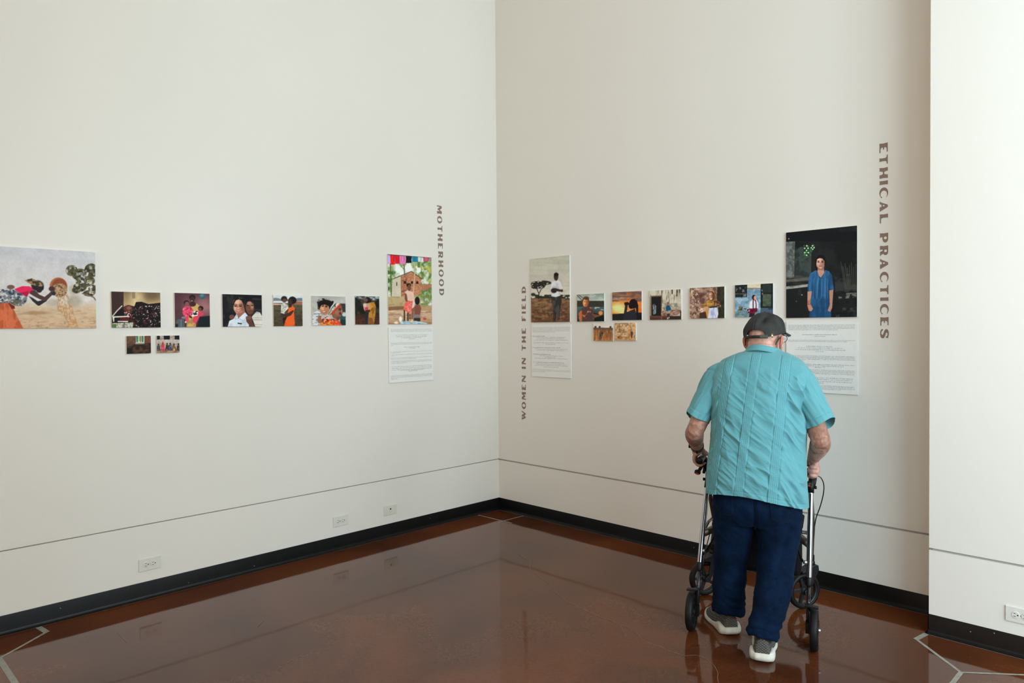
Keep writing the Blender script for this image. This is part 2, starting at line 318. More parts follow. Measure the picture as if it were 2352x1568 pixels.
Q = {}
def pic_grain():
    p = Pic(300, 200, [(0, 93), (1215, 165), (1228, 1140), (0, 1143)], (200, 199, 200), u0=0.323, seed=3)
    p.grad(80, (192, 192, 197), 780, (212, 208, 203)); p.grad(780, (212, 205, 196), 880, (207, 182, 153), p.Y > 780); p.grad(880, (207, 182, 153), 1145, (203, 170, 138), p.Y > 880)
    p.ell(640, 810, 90, 45, (182, 170, 152), 0.5, .8); p.ell(930, 790, 95, 75, (168, 158, 136), 0.5, .8); p.ell(930, 640, 70, 60, (176, 160, 138), .5, .8)
    p.ell(420, 940, 170, 22, (160, 120, 85), .6, .7); p.noise((170, 138, 105), 90, 18, .35, .25, .5, p.Y > 900); p.noise((150, 110, 75), 40, 10, .6, .1, .7, p.Y > 1050)
    tree = np.zeros(p.X.shape, bool)
    for e in ((900, 400, 80, 70), (1010, 450, 110, 75), (1160, 400, 90, 90), (1080, 530, 130, 80), (1010, 610, 90, 60), (1180, 640, 60, 60), (1130, 690, 80, 40), (960, 650, 60, 40)): tree |= p.el_mask(*e)
    p.noise((72, 68, 48), 55, 45, -.22, .12, .95, tree, 1); p.noise((48, 44, 32), 40, 34, .1, .15, .9, tree, 2); p.noise((112, 112, 66), 30, 26, .3, .12, .8, tree, 4)
    p.line([(1040, 690), (1120, 715), (1190, 740), (1228, 790)], 16, (120, 98, 78))
    fall = p.inside([(690, 700), (845, 690), (885, 800), (940, 990), (985, 1135), (850, 1135), (770, 950), (705, 900)])
    p.noise((186, 140, 92), 16, 26, -.05, .25, .85, fall, 5)
    p.poly([(-700, 560), (-40, 640), (60, 800), (120, 900), (175, 1010), (243, 1143), (-700, 1143)], (208, 108, 70)); p.noise((170, 78, 48), 40, 120, .15, .15, .7, p.inside([(-700, 780), (60, 800), (120, 900), (243, 1143), (-700, 1143)]), 6)
    wrap = p.inside([(-300, 700), (0, 630), (60, 622), (140, 650), (250, 700), (302, 745), (290, 795), (230, 850), (150, 852), (60, 810), (-300, 820)])
    p.mix(wrap*1.0, (120, 124, 128)); p.noise((215, 215, 205), 26, 22, .25, .08, .9, wrap, 7); p.noise((38, 52, 84), 30, 24, .3, .08, .9, wrap, 8); p.noise((90, 84, 66), 50, 60, .3, .1, .8, wrap & (p.Y > 770), 9)
    p.poly([(40, 800), (130, 850), (135, 885), (90, 890)], (110, 35, 35)); p.ell(85, 608, 52, 27, (110, 84, 70))
    p.poly([(128, 635), (240, 595), (330, 598), (402, 640), (345, 668), (312, 712), (300, 738), (200, 682)], (226, 38, 86)); p.poly([(200, 682), (320, 660), (312, 712), (300, 738)], (150, 22, 60), .7)
    p.poly([(318, 722), (372, 745), (440, 790), (545, 768), (565, 785), (462, 848), (440, 846), (375, 792)], (46, 40, 42))
    p.poly([(350, 655), (402, 648), (470, 708), (535, 735), (600, 685), (640, 640), (668, 682), (560, 782), (520, 787), (420, 742), (330, 690)], (76, 56, 54))
    p.ell(440, 590, 82, 66, (36, 33, 34)); p.ell(462, 640, 42, 42, (42, 34, 38)); p.ell(505, 610, 22, 40, (30, 30, 48))
    hs = p.inside([(268, 522), (330, 507), (372, 498), (430, 525), (500, 558), (522, 600), (440, 600), (350, 572), (305, 548)]); p.mix(hs*1.0, (168, 128, 84)); p.noise((44, 46, 36), 40, 26, .1, .1, .9, hs, 3)
    p.ell(722, 600, 118, 112, (172, 98, 62), .05); p.ell(735, 598, 98, 95, (138, 74, 46), .08)
    g = p.el_mask(735, 650, 105, 88); p.mix(g*1.0, (160, 124, 92)); p.noise((196, 164, 128), 14, 10, .1, .15, .9, g, 2); p.noise((96, 62, 44), 18, 12, .3, .1, .8, g, 6)
    p.ell(632, 632, 42, 32, (66, 48, 48)); p.ell(655, 690, 30, 26, (50, 40, 42))
    return p
def pic_sleep():
    p = Pic(150, 118, [(1422, 668), (2050, 685), (2058, 1128), (1430, 1135)], (30, 20, 18), seed=5)
    p.grad(670, (120, 100, 74), 900, (205, 175, 125), p.X > 1575); p.rect(1400, 600, 1582, 1000, (58, 40, 36)); p.ell(1750, 760, 80, 120, (226, 200, 152), .8, .7); p.ell(1950, 720, 90, 60, (96, 78, 58), .7, .7)
    p.rect(1690, 670, 1730, 760, (110, 88, 62), .5)
    p.poly([(1430, 985), (1580, 870), (1640, 842), (1720, 860), (1740, 805), (1810, 800), (1900, 830), (2060, 812), (2060, 1135), (1430, 1135)], (24, 17, 18))
    b = p.inside([(1580, 880), (2060, 830), (2060, 1135), (1700, 1135)]); p.noise((88, 38, 36), 50, 30, .25, .12, .7, b, 1); p.noise((225, 215, 205), 13, 13, .62, .06, .95, b, 2); p.noise((8, 6, 8), 60, 50, .1, .2, .7, b, 3)
    p.ell(1640, 890, 62, 42, (92, 48, 40), .3); p.ell(1650, 880, 30, 22, (140, 92, 72), .4); p.line([(1590, 935), (1660, 955), (1690, 1000)], 10, (190, 60, 66)); p.noise((220, 190, 180), 12, 12, .45, .08, .9, p.el_mask(1640, 960, 60, 40), 4)
    p.line([(1440, 985), (1500, 915), (1560, 855)], 14, (205, 195, 180)); p.poly([(1436, 988), (1640, 980), (1660, 995), (1440, 1005)], (215, 208, 195)); p.poly([(1440, 1005), (1462, 1000), (1462, 1055), (1450, 1060)], (220, 215, 205)); p.poly([(1505, 1045), (1640, 1045), (1640, 1060), (1505, 1060)], (212, 205, 195))
    p.poly([(1540, 1005), (1650, 1000), (1660, 1040), (1530, 1042)], (88, 26, 30))
    n = p.inside([(1438, 1075), (1708, 1065), (1695, 1133), (1438, 1135)]); p.mix(n*1.0, (196, 194, 176)); p.noise((84, 84, 76), 12, 24, .25, .1, .8, n, 6); p.rect(1440, 1085, 1490, 1135, (66, 110, 40), .85)
    return p
def pic_sa():
    p = Pic(80, 62, [(1618, 1240), (1930, 1240), (1932, 1460), (1620, 1470)], (52, 36, 28), seed=6)
    p.rect(1618, 1240, 1745, 1345, (92, 68, 50)); p.noise((120, 96, 70), 60, 20, .1, .3, .5, p.X < 1745); p.rect(1740, 1235, 1848, 1330, (214, 214, 196)); p.rect(1775, 1245, 1820, 1310, (150, 160, 96), .8); p.poly([(1742, 1240), (1770, 1240), (1768, 1320), (1748, 1320)], (58, 120, 96)); p.poly([(1815, 1240), (1838, 1240), (1836, 1320), (1818, 1320)], (52, 112, 88)); p.rect(1796, 1240, 1803, 1320, (90, 80, 70))
    p.rect(1850, 1235, 1935, 1360, (104, 66, 48)); p.poly([(1618, 1385), (1740, 1345), (1935, 1330), (1935, 1470), (1618, 1470)], (44, 32, 27)); p.noise((96, 64, 50), 40, 25, .25, .15, .7, p.Y > 1335, 2); p.rect(1735, 1325, 1850, 1345, (176, 166, 148), .8)
    p.poly([(1618, 1390), (1700, 1400), (1690, 1470), (1618, 1470)], (24, 24, 22), .8); return p
def pic_sb():
    p = Pic(76, 62, [(2005, 1237), (2297, 1233), (2300, 1450), (2008, 1460)], (176, 162, 150), seed=8)
    p.noise((128, 114, 104), 20, 12, .1, .2, .7); p.rect(2005, 1290, 2300, 1330, (205, 196, 180), .5); p.rect(2012, 1230, 2048, 1285, (26, 24, 28)); p.rect(2098, 1230, 2175, 1285, (24, 24, 32)); p.rect(2236, 1230, 2300, 1285, (26, 24, 30))
    p.rect(2000, 1405, 2300, 1465, (170, 134, 108)); p.noise((110, 84, 66), 26, 14, .1, .2, .7, p.Y > 1405, 3)
    for x, c, h in ((2030, (56, 56, 74), 1345), (2086, (204, 52, 72), 1325), (2140, (62, 44, 46), 1335), (2178, (58, 62, 84), 1332), (2226, (92, 70, 44), 1345), (2282, (54, 46, 40), 1340)):
        p.poly([(x-16, h+20), (x+16, h+20), (x+26, 1425), (x-26, 1425)], c); p.ell(x, h+6, 10, 13, (52, 36, 34)); p.noise((200, 170, 130), 12, 14, .45, .1, .5, p.el_mask(x, 1390, 22, 34), int(x) % 7)
    p.ell(2086, 1322, 12, 10, (220, 80, 80)); p.ell(2228, 1412, 12, 16, (214, 156, 70)); return p
def pic_family():
    p = Pic(100, 98, [(140, 240), (728, 252), (740, 812), (150, 820)], (98, 62, 68), seed=9)
    p.grad(240, (84, 52, 60), 480, (128, 84, 86), p.Y < 480); p.grad(480, (128, 84, 86), 800, (58, 38, 44), p.Y >= 480); p.ell(640, 460, 110, 140, (172, 122, 118), .9, .6); p.ell(190, 480, 100, 240, (66, 40, 48), .8, .7); p.ell(605, 295, 58, 48, (52, 92, 98), .2); p.ell(600, 285, 30, 22, (82, 128, 130), .6)
    p.poly([(560, 640), (740, 620), (740, 820), (520, 820)], (22, 28, 32)); p.poly([(205, 680), (305, 672), (318, 820), (160, 820), (175, 700)], (78, 86, 92)); p.rect(245, 690, 262, 810, (130, 138, 138), .7); p.rect(150, 760, 200, 820, (30, 30, 36)); p.ell(300, 655, 40, 18, (150, 160, 160), .3, .7)
    p.poly([(420, 420), (520, 420), (570, 470), (560, 640), (510, 660), (500, 812), (340, 812), (365, 650), (430, 600)], (206, 166, 98)); p.noise((150, 112, 58), 50, 60, .15, .2, .6, p.inside([(340, 660), (505, 650), (500, 812), (340, 812)]), 2)
    p.ell(440, 320, 50, 45, (24, 18, 20)); p.ell(440, 350, 38, 52, (70, 42, 38)); p.ell(432, 375, 16, 8, (196, 176, 168), .4, .8); p.ell(445, 430, 55, 40, (62, 38, 36))
    p.poly([(280, 500), (320, 465), (400, 470), (460, 520), (430, 600), (380, 640), (370, 720), (330, 740), (320, 640), (275, 580)], (226, 66, 98)); f = p.inside([(280, 500), (400, 465), (460, 520), (430, 600), (320, 640), (275, 580)]); p.noise((240, 160, 175), 26, 24, .2, .1, .8, f, 4); p.noise((140, 40, 70), 30, 26, .35, .1, .7, f, 5)
    p.ell(342, 408, 45, 42, (34, 24, 24)); p.ell(350, 425, 36, 36, (132, 82, 68)); p.ell(330, 730, 14, 16, (225, 210, 205))
    p.poly([(520, 560), (560, 540), (620, 560), (640, 605), (560, 640), (540, 680), (500, 760), (440, 720), (470, 620)], (214, 62, 84)); w = p.inside([(425, 600), (480, 540), (540, 545), (530, 620), (430, 640)]); p.mix(w*1.0, (228, 222, 214)); p.noise((24, 22, 26), 30, 26, .1, .08, .95, w, 7)
    p.ell(580, 498, 44, 40, (28, 20, 20)); p.ell(565, 512, 30, 30, (112, 68, 56)); p.poly([(390, 610), (440, 640), (430, 670), (385, 650)], (70, 40, 34)); return p
def pic_two():
    p = Pic(116, 94, [(945, 262), (1610, 275), (1617, 805), (955, 812)], (22, 22, 24), seed=11)
    p.noise((62, 58, 62), 300, 22, .15, .2, .6, p.X > 1400); p.noise((44, 58, 54), 70, 90, .25, .2, .7, p.X < 1130, 2); p.rect(1040, 300, 1125, 520, (46, 36, 36), .6)
    p.ell(1380, 400, 85, 100, (26, 21, 21), .1); p.ell(1410, 480, 70, 122, (112, 70, 56), .1); p.ell(1395, 410, 42, 36, (190, 140, 116), .6, .8); p.ell(1445, 470, 22, 40, (206, 156, 132), .7, .7); p.ell(1425, 545, 40, 10, (96, 44, 42), .4); p.ell(1420, 580, 45, 40, (98, 60, 48), .5, .6)
    for x in (1372, 1448): p.ell(x, 452, 22, 9, (34, 22, 22), .4)
    p.poly([(1440, 640), (1520, 552), (1580, 570), (1618, 640), (1618, 806), (1500, 806)], (208, 202, 192)); p.noise((140, 132, 122), 400, 16, .1, .1, .6, p.inside([(1440, 660), (1520, 552), (1618, 620), (1618, 806), (1500, 806)]), 3)
    p.ell(1225, 400, 92, 95, (24, 21, 23), .08); p.poly([(1140, 380), (1180, 330), (1260, 330), (1310, 420), (1330, 600), (1180, 600)], (170, 116, 92)); p.ell(1222, 470, 86, 128, (190, 134, 108), .08); p.ell(1190, 395, 46, 40, (230, 184, 158), .7, .8); p.ell(1160, 500, 24, 34, (224, 172, 146), .7, .7); p.ell(1290, 480, 36, 80, (120, 74, 58), .6, .7); p.line([(1232, 318), (1236, 350)], 6, (180, 150, 140))
    for x in (1172, 1250): p.ell(x, 462, 26, 10, (34, 22, 22), .4)
    p.poly([(1132, 470), (1136, 400), (1165, 335), (1230, 305), (1290, 330), (1318, 410), (1322, 520), (1300, 430), (1268, 372), (1225, 352), (1180, 366), (1152, 410)], (22, 19, 22)); p.line([(1228, 312), (1234, 352)], 5, (120, 100, 96)); p.ell(1262, 330, 24, 10, (84, 80, 86), .7, .6)
    p.poly([(1330, 470), (1345, 380), (1390, 345), (1450, 370), (1478, 460), (1462, 420), (1420, 382), (1372, 388), (1348, 440)], (24, 20, 20))
    for x in (1170, 1252): p.line([(x-26, 440), (x, 432), (x+26, 440)], 8, (40, 26, 24)); p.ell(x, 463, 10, 8, (16, 12, 12), .3)
    p.line([(1206, 460), (1196, 510), (1222, 518)], 6, (140, 92, 72)); p.poly([(1150, 560), (1175, 600), (1220, 612), (1270, 598), (1240, 622), (1190, 618)], (120, 76, 58), .7)
    p.ell(1210, 505, 13, 10, (224, 180, 156), .6); p.ell(1216, 548, 40, 13, (140, 62, 58), .3); p.ell(1214, 545, 32, 6, (226, 214, 206), .3); p.poly([(1190, 585), (1320, 560), (1330, 640), (1230, 680), (1190, 640)], (150, 98, 78))
    p.poly([(1040, 806), (1065, 710), (1130, 680), (1190, 590), (1215, 672), (1330, 565), (1390, 640), (1395, 806)], (206, 214, 224)); p.line([(1190, 600), (1160, 685), (1218, 668), (1300, 708), (1370, 625)], 7, (150, 158, 172)); p.noise((164, 174, 190), 60, 90, .2, .2, .5, p.inside([(1040, 806), (1130, 690), (1390, 700), (1395, 806)]), 5); p.poly([(1205, 740), (1280, 750), (1272, 768), (1203, 758)], (30, 30, 34))
    p.ell(1108, 645, 45, 38, (112, 66, 54), .2); p.poly([(1340, 640), (1400, 620), (1445, 650), (1450, 720), (1490, 800), (1420, 806), (1350, 720)], (96, 58, 46)); p.ell(1395, 655, 45, 30, (120, 74, 58), .3); return p
def pic_child():
    p = Pic(86, 90, [(1800, 275), (2293, 280), (2300, 798), (1815, 800)], (84, 80, 58), seed=12)
    p.rect(1790, 260, 2310, 350, (202, 206, 206)); p.ell(1850, 375, 90, 45, (110, 122, 126), .2); p.ell(2250, 360, 90, 36, (104, 120, 124), .2); p.rect(1790, 380, 2310, 415, (206, 208, 206)); p.rect(2150, 385, 2310, 440, (150, 92, 76)); p.poly([(1800, 412), (1950, 430), (1950, 460), (1800, 440)], (176, 104, 80)); p.rect(1805, 432, 1940, 452, (220, 214, 204), .8)
    p.grad(445, (86, 80, 56), 800, (70, 60, 44), p.Y > 445); p.noise((52, 44, 34), 60, 18, .2, .2, .6, p.Y > 460, 1); p.noise((60, 34, 30), 16, 40, .55, .1, .8, (p.Y > 540) & (p.X > 2170), 2)
    p.poly([(2070, 470), (2120, 450), (2165, 500), (2150, 560), (2170, 800), (1990, 800), (1985, 690), (2040, 600)], (232, 92, 36)); p.noise((176, 56, 24), 26, 120, .15, .15, .7, p.inside([(2000, 640), (2160, 560), (2170, 800), (1990, 800)]), 3)
    p.poly([(1965, 660), (2040, 640), (2000, 720), (1990, 790), (1970, 740)], (30, 22, 24)); p.ell(2125, 365, 68, 62, (24, 19, 22), .1); p.ell(2085, 395, 36, 50, (60, 40, 38), .2); p.poly([(2060, 430), (2120, 430), (2110, 480), (2070, 490)], (52, 34, 34))
    p.poly([(1938, 430), (1980, 415), (2040, 440), (2060, 500), (2000, 560), (1990, 600), (1930, 580), (1935, 500)], (206, 204, 190)); p.noise((140, 138, 124), 24, 24, .25, .15, .7, p.inside([(1938, 430), (2040, 440), (2000, 600), (1930, 580)]), 4); p.ell(1985, 345, 52, 48, (38, 28, 26), .12); p.noise((70, 52, 46), 16, 16, .3, .15, .5, p.el_mask(1985, 340, 50, 45), 5); p.ell(1990, 372, 34, 34, (96, 64, 54), .25)
    p.poly([(2130, 530), (2150, 545), (2100, 620), (2020, 650), (1925, 605), (1930, 580), (2010, 600), (2070, 570)], (66, 40, 36)); return p
def pic_scarf():
    p = Pic(98, 84, [(118, 540), (495, 542), (500, 862), (125, 870)], (178, 176, 168), seed=13)
    p.noise((150, 146, 138), 120, 80, .1, .3, .5); p.poly([(180, 600), (260, 600), (220, 700), (185, 690)], (70, 62, 54)); p.rect(430, 620, 500, 720, (52, 52, 50)); p.poly([(440, 720), (500, 710), (500, 866), (430, 866)], (40, 78, 70)); p.ell(480, 740, 24, 24, (190, 196, 190), .3); p.rect(440, 800, 500, 866, (30, 50, 48))
    p.poly([(130, 740), (175, 705), (215, 720), (230, 790), (200, 866), (125, 866)], (206, 206, 206)); p.noise((88, 92, 98), 22, 14, .3, .1, .7, p.inside([(130, 740), (215, 720), (230, 790), (200, 866), (125, 866)]), 2)
    p.ell(275, 640, 88, 58, (24, 19, 18), .12); p.noise((24, 19, 18), 14, 14, .1, .1, 1, p.el_mask(270, 610, 95, 45), 3); p.ell(262, 688, 54, 64, (176, 118, 88), .1); p.ell(235, 670, 20, 26, (226, 172, 136), .6, .7); p.ell(280, 660, 14, 6, (30, 20, 18)); p.ell(240, 655, 12, 5, (30, 20, 18)); p.ell(258, 718, 24, 8, (140, 62, 54), .3); p.ell(256, 716, 18, 4.5, (226, 212, 204), .3); p.ell(246, 692, 9, 10, (210, 156, 122), .6); p.line([(226, 640), (252, 646)], 5, (30, 20, 18)); p.line([(270, 648), (294, 650)], 5, (30, 20, 18)); p.poly([(200, 690), (206, 640), (235, 612), (290, 612), (325, 650), (320, 690), (305, 650), (268, 636), (228, 640)], (22, 17, 16)); p.poly([(195, 760), (225, 760), (225, 830), (195, 845)], (140, 88, 62)); p.ell(205, 810, 22, 34, (150, 96, 68), .2)
    p.poly([(365, 650), (400, 640), (445, 635), (462, 690), (458, 730), (440, 770), (400, 805), (355, 780), (335, 730)], (128, 84, 64)); p.ell(440, 730, 18, 14, (60, 36, 30), .3); p.ell(430, 690, 12, 6, (30, 22, 20)); p.ell(452, 712, 10, 16, (176, 128, 104), .4); p.ell(400, 720, 26, 30, (160, 110, 86), .7, .7); p.poly([(442, 690), (470, 722), (462, 738), (446, 734)], (150, 104, 82)); p.line([(418, 676), (446, 680)], 5, (36, 24, 22)); p.poly([(395, 770), (440, 768), (430, 800), (395, 812)], (104, 66, 50))
    s = p.inside([(300, 750), (330, 660), (365, 615), (420, 620), (440, 632), (395, 680), (350, 735), (315, 755)]); p.mix(s*1.0, (205, 196, 184)); p.line([(306, 745), (345, 670), (385, 622)], 12, (66, 120, 120)); p.line([(322, 748), (372, 690), (428, 632)], 14, (220, 84, 44)); p.line([(336, 742), (384, 690), (438, 636)], 8, (176, 30, 36)); p.noise((52, 44, 44), 14, 14, .2, .08, .8, s & p.inside([(330, 700), (375, 620), (405, 622), (350, 720)]), 4)
    b = p.inside([(212, 866), (230, 800), (290, 765), (350, 790), (420, 810), (455, 860), (455, 870)]); p.mix(b*1.0, (214, 70, 40)); p.noise((222, 214, 200), 18, 16, .1, .08, .9, b & p.inside([(225, 815), (290, 765), (355, 790), (360, 830), (280, 815), (230, 850)]), 5); p.noise((60, 40, 36), 16, 14, .3, .08, .9, b, 6); p.noise((240, 148, 40), 26, 14, .25, .1, .9, b & (p.Y > 820), 7); return p
def pic_yellow():
    p = Pic(72, 84, [(600, 540), (873, 540), (882, 855), (610, 860)], (44, 36, 28), seed=14)
    p.noise((66, 66, 48), 50, 50, .05, .25, .7, p.Y < 740); p.rect(600, 530, 890, 575, (110, 122, 128), .45); p.noise((176, 190, 196), 30, 18, .2, .15, .8, p.Y < 590, 2); p.noise((20, 22, 18), 50, 40, .1, .2, .8, (p.Y > 560) & (p.Y < 740), 3); p.grad(740, (60, 40, 30), 860, (84, 50, 38), p.Y > 750); p.noise((40, 26, 20), 24, 10, .1, .2, .6, p.Y > 750, 4)
    p.poly([(775, 610), (820, 605), (838, 660), (830, 760), (820, 850), (750, 850), (760, 700)], (176, 122, 44)); p.noise((110, 70, 26), 26, 40, .15, .15, .7, p.inside([(775, 610), (820, 605), (838, 660), (820, 850), (750, 850)]), 5); p.poly([(742, 620), (772, 612), (800, 660), (760, 710)], (190, 138, 56)); p.poly([(720, 715), (748, 715), (746, 855), (718, 855)], (34, 40, 52)); p.poly([(752, 780), (800, 780), (812, 852), (750, 852)], (128, 80, 40))
    p.ell(745, 578, 28, 28, (30, 22, 20), .15); p.ell(722, 585, 22, 20, (104, 74, 62), .3); p.poly([(695, 630), (740, 620), (770, 640), (760, 690), (715, 712), (700, 680)], (182, 142, 124)); p.ell(712, 640, 18, 22, (214, 186, 168), .5, .8); p.poly([(715, 670), (750, 660), (752, 700), (722, 716)], (196, 60, 60)); p.poly([(715, 700), (770, 690), (775, 715), (722, 724)], (56, 38, 30)); return p
def pic_cloth():
    p = Pic(128, 158, [(967, 72), (1460, 100), (1473, 852), (982, 855)], (206, 208, 190), seed=15)
    t = p.Y < 560; p.noise((120, 148, 78), 60, 60, .05, .25, .85, t, 1); p.noise((72, 100, 48), 40, 46, .3, .15, .85, t & ((p.X < 1060) | (p.X > 1300)), 2); p.noise((240, 240, 232), 60, 60, .2, .15, .9, (p.Y < 330) & (p.X > 1060) & (p.X < 1340), 3); p.noise((176, 172, 70), 36, 36, .3, .15, .8, t & (p.X > 1330), 4)
    p.line([(1000, 180), (1015, 560)], 12, (92, 92, 62)); p.line([(1150, 180), (1160, 300)], 14, (108, 104, 80)); p.line([(1100, 180), (1152, 240)], 8, (108, 104, 80)); p.noise((60, 96, 40), 36, 46, .0, .2, .9, p.inside([(965, 250), (1045, 280), (1030, 520), (970, 540)]), 6)
    p.poly([(1030, 355), (1120, 320), (1125, 555), (1015, 565)], (196, 184, 160)); p.poly([(1115, 320), (1235, 268), (1345, 342), (1340, 520), (1125, 555)], (168, 108, 78)); w = p.inside([(1115, 320), (1235, 268), (1345, 342), (1340, 520), (1125, 555)]); p.noise((206, 146, 108), 18, 10, .1, .15, .7, w, 7); p.noise((110, 66, 50), 20, 9, .3, .12, .7, w & (p.X < 1200), 8); p.line([(1030, 350), (1118, 312), (1235, 262), (1350, 342)], 9, (74, 62, 48)); p.line([(1118, 312), (1125, 555)], 5, (110, 88, 66))
    for x in (1165, 1243, 1302): p.rect(x-14, 372, x+12, 400, (40, 28, 24))
    p.rect(1068, 385, 1078, 425, (52, 40, 34)); p.poly([(1345, 405), (1475, 400), (1475, 470), (1345, 475)], (166, 110, 82)); p.noise((90, 116, 56), 30, 30, .15, .2, .8, (p.X > 1340) & (p.Y > 440) & (p.Y < 640), 9)
    g = p.Y > 545; p.grad(545, (188, 164, 118), 700, (170, 138, 104), g & ((p.X < 1340) | (p.Y > 640))); p.noise((136, 128, 78), 40, 22, .2, .2, .6, g & (p.Y < 660), 10); p.grad(690, (206, 178, 148), 855, (180, 138, 104), p.Y > 700); p.poly([(980, 660), (1160, 650), (1160, 685), (985, 702)], (128, 92, 64)); p.noise((140, 100, 74), 60, 12, .2, .2, .6, p.Y > 700, 11)
    p.line([(1270, 130), (1272, 300), (1258, 500)], 13, (186, 164, 132)); p.line([(967, 78), (1200, 92), (1460, 110)], 14, (52, 66, 50))
    for x0, x1, y1, c in ((967, 1000, 182, (190, 160, 214)), (998, 1052, 190, (222, 40, 42)), (1050, 1105, 178, (206, 30, 44)), (1100, 1172, 180, (228, 122, 172)), (1172, 1236, 168, (26, 24, 28)), (1238, 1306, 155, (36, 132, 168)), (1306, 1365, 150, (200, 206, 200)), (1368, 1430, 145, (202, 84, 122)), (1432, 1462, 150, (150, 138, 130))):
        p.poly([(x0, 82+(x0-967)*.05), (x1, 84+(x1-967)*.05), (x1-2, y1), (x0+3, y1+3)], c); p.noise(tuple(v*.7 for v in c), 14, 60, .2, .15, .5, (p.X > x0) & (p.X < x1) & (p.Y < y1), int(x0) % 9)
    p.line([(1160, 690), (1160, 810)], 13, (44, 30, 26)); p.line([(1200, 700), (1200, 825)], 13, (44, 30, 26)); p.line([(1222, 740), (1222, 790)], 10, (44, 30, 26)); p.rect(1150, 690, 1230, 706, (58, 38, 30))
    p.poly([(1165, 490), (1200, 470), (1260, 500), (1275, 590), (1180, 605)], (222, 180, 160)); p.poly([(1165, 500), (1185, 520), (1195, 590), (1255, 600), (1250, 615), (1180, 610), (1162, 570)], (118, 76, 60)); p.ell(1206, 418, 26, 24, (36, 26, 24), .15); p.ell(1212, 445, 20, 36, (110, 70, 54), .15); p.poly([(1180, 600), (1260, 590), (1272, 640), (1240, 690), (1222, 735), (1150, 690), (1158, 630)], (228, 92, 82)); p.noise((246, 170, 150), 20, 24, .3, .12, .7, p.inside([(1180, 600), (1260, 600), (1222, 735), (1150, 690)]), 12); p.poly([(1255, 590), (1285, 590), (1262, 680), (1240, 700)], (206, 196, 186)); p.poly([(1240, 680), (1280, 650), (1262, 760), (1258, 835), (1230, 830)], (132, 88, 70))
    p.ell(1303, 590, 28, 46, (34, 25, 24), .15); p.poly([(1275, 640), (1330, 630), (1348, 670), (1335, 750), (1270, 745)], (126, 76, 58)); p.poly([(1262, 740), (1335, 745), (1330, 790), (1265, 785)], (120, 116, 112)); p.rect(1265, 780, 1338, 820, (62, 44, 36)); p.poly([(1110, 820), (1290, 815), (1420, 840), (1400, 856), (1120, 856)], (186, 200, 200)); p.noise((70, 130, 170), 40, 12, .15, .1, .7, p.inside([(1110, 820), (1290, 815), (1420, 840), (1400, 856), (1120, 856)]), 13); p.ell(1118, 795, 18, 30, (230, 226, 214), .2); p.ell(1388, 792, 20, 10, (190, 60, 52), .3); p.ell(1070, 835, 22, 14, (226, 214, 196), .3); p.ell(1245, 815, 12, 20, (220, 196, 130), .3); return p
def pic_fieldw():
    p = Pic(112, 158, [(157, 97), (498, 60), (505, 645), (165, 652)], (176, 172, 156), seed=16)
    p.grad(60, (178, 176, 158), 300, (182, 178, 164), p.Y < 300); p.grad(300, (182, 178, 164), 430, (204, 196, 178), p.Y >= 300); p.noise((160, 156, 142), 220, 22, .2, .3, .4, p.Y < 400)
    p.noise((40, 42, 34), 30, 18, -.3, .15, 1, (p.Y > 408) & (p.Y < 446)); p.grad(440, (124, 92, 64), 650, (98, 64, 42), p.Y > 440); p.noise((66, 46, 32), 26, 16, .1, .2, .6, p.Y > 440, 2); p.noise((160, 124, 88), 30, 14, .35, .15, .5, p.Y > 450, 3)
    t = p.el_mask(265, 305, 75, 20) | p.el_mask(195, 325, 36, 34) | p.el_mask(225, 335, 60, 22); p.noise((36, 34, 28), 16, 10, -.45, .12, 1, t, 4); p.line([(230, 445), (232, 400), (215, 360), (190, 335)], 7, (36, 32, 28)); p.line([(232, 400), (252, 360), (290, 325)], 6, (36, 32, 28)); p.ell(182, 408, 20, 14, (44, 44, 36), .4)
    p.poly([(343, 425), (425, 420), (430, 460), (418, 540), (414, 620), (395, 632), (388, 560), (378, 640), (358, 640), (356, 540), (340, 460)], (46, 44, 44)); p.noise((84, 80, 76), 16, 60, .3, .12, .6, p.inside([(343, 425), (425, 420), (414, 630), (358, 640)]), 5)
    p.poly([(342, 300), (372, 286), (402, 282), (420, 300), (438, 355), (430, 385), (420, 365), (420, 415), (380, 428), (340, 422), (345, 390), (335, 350)], (206, 206, 206)); p.noise((150, 152, 156), 30, 40, .2, .15, .5, p.inside([(342, 300), (402, 282), (420, 415), (340, 422)]), 6); p.ell(380, 250, 20, 36, (58, 42, 36), .12); p.ell(382, 232, 20, 16, (28, 22, 22), .2); p.ell(362, 372, 26, 22, (40, 30, 30), .2); p.ell(430, 372, 12, 12, (56, 38, 32), .2); p.poly([(375, 350), (420, 362), (418, 382), (372, 375)], (56, 38, 32)); return p
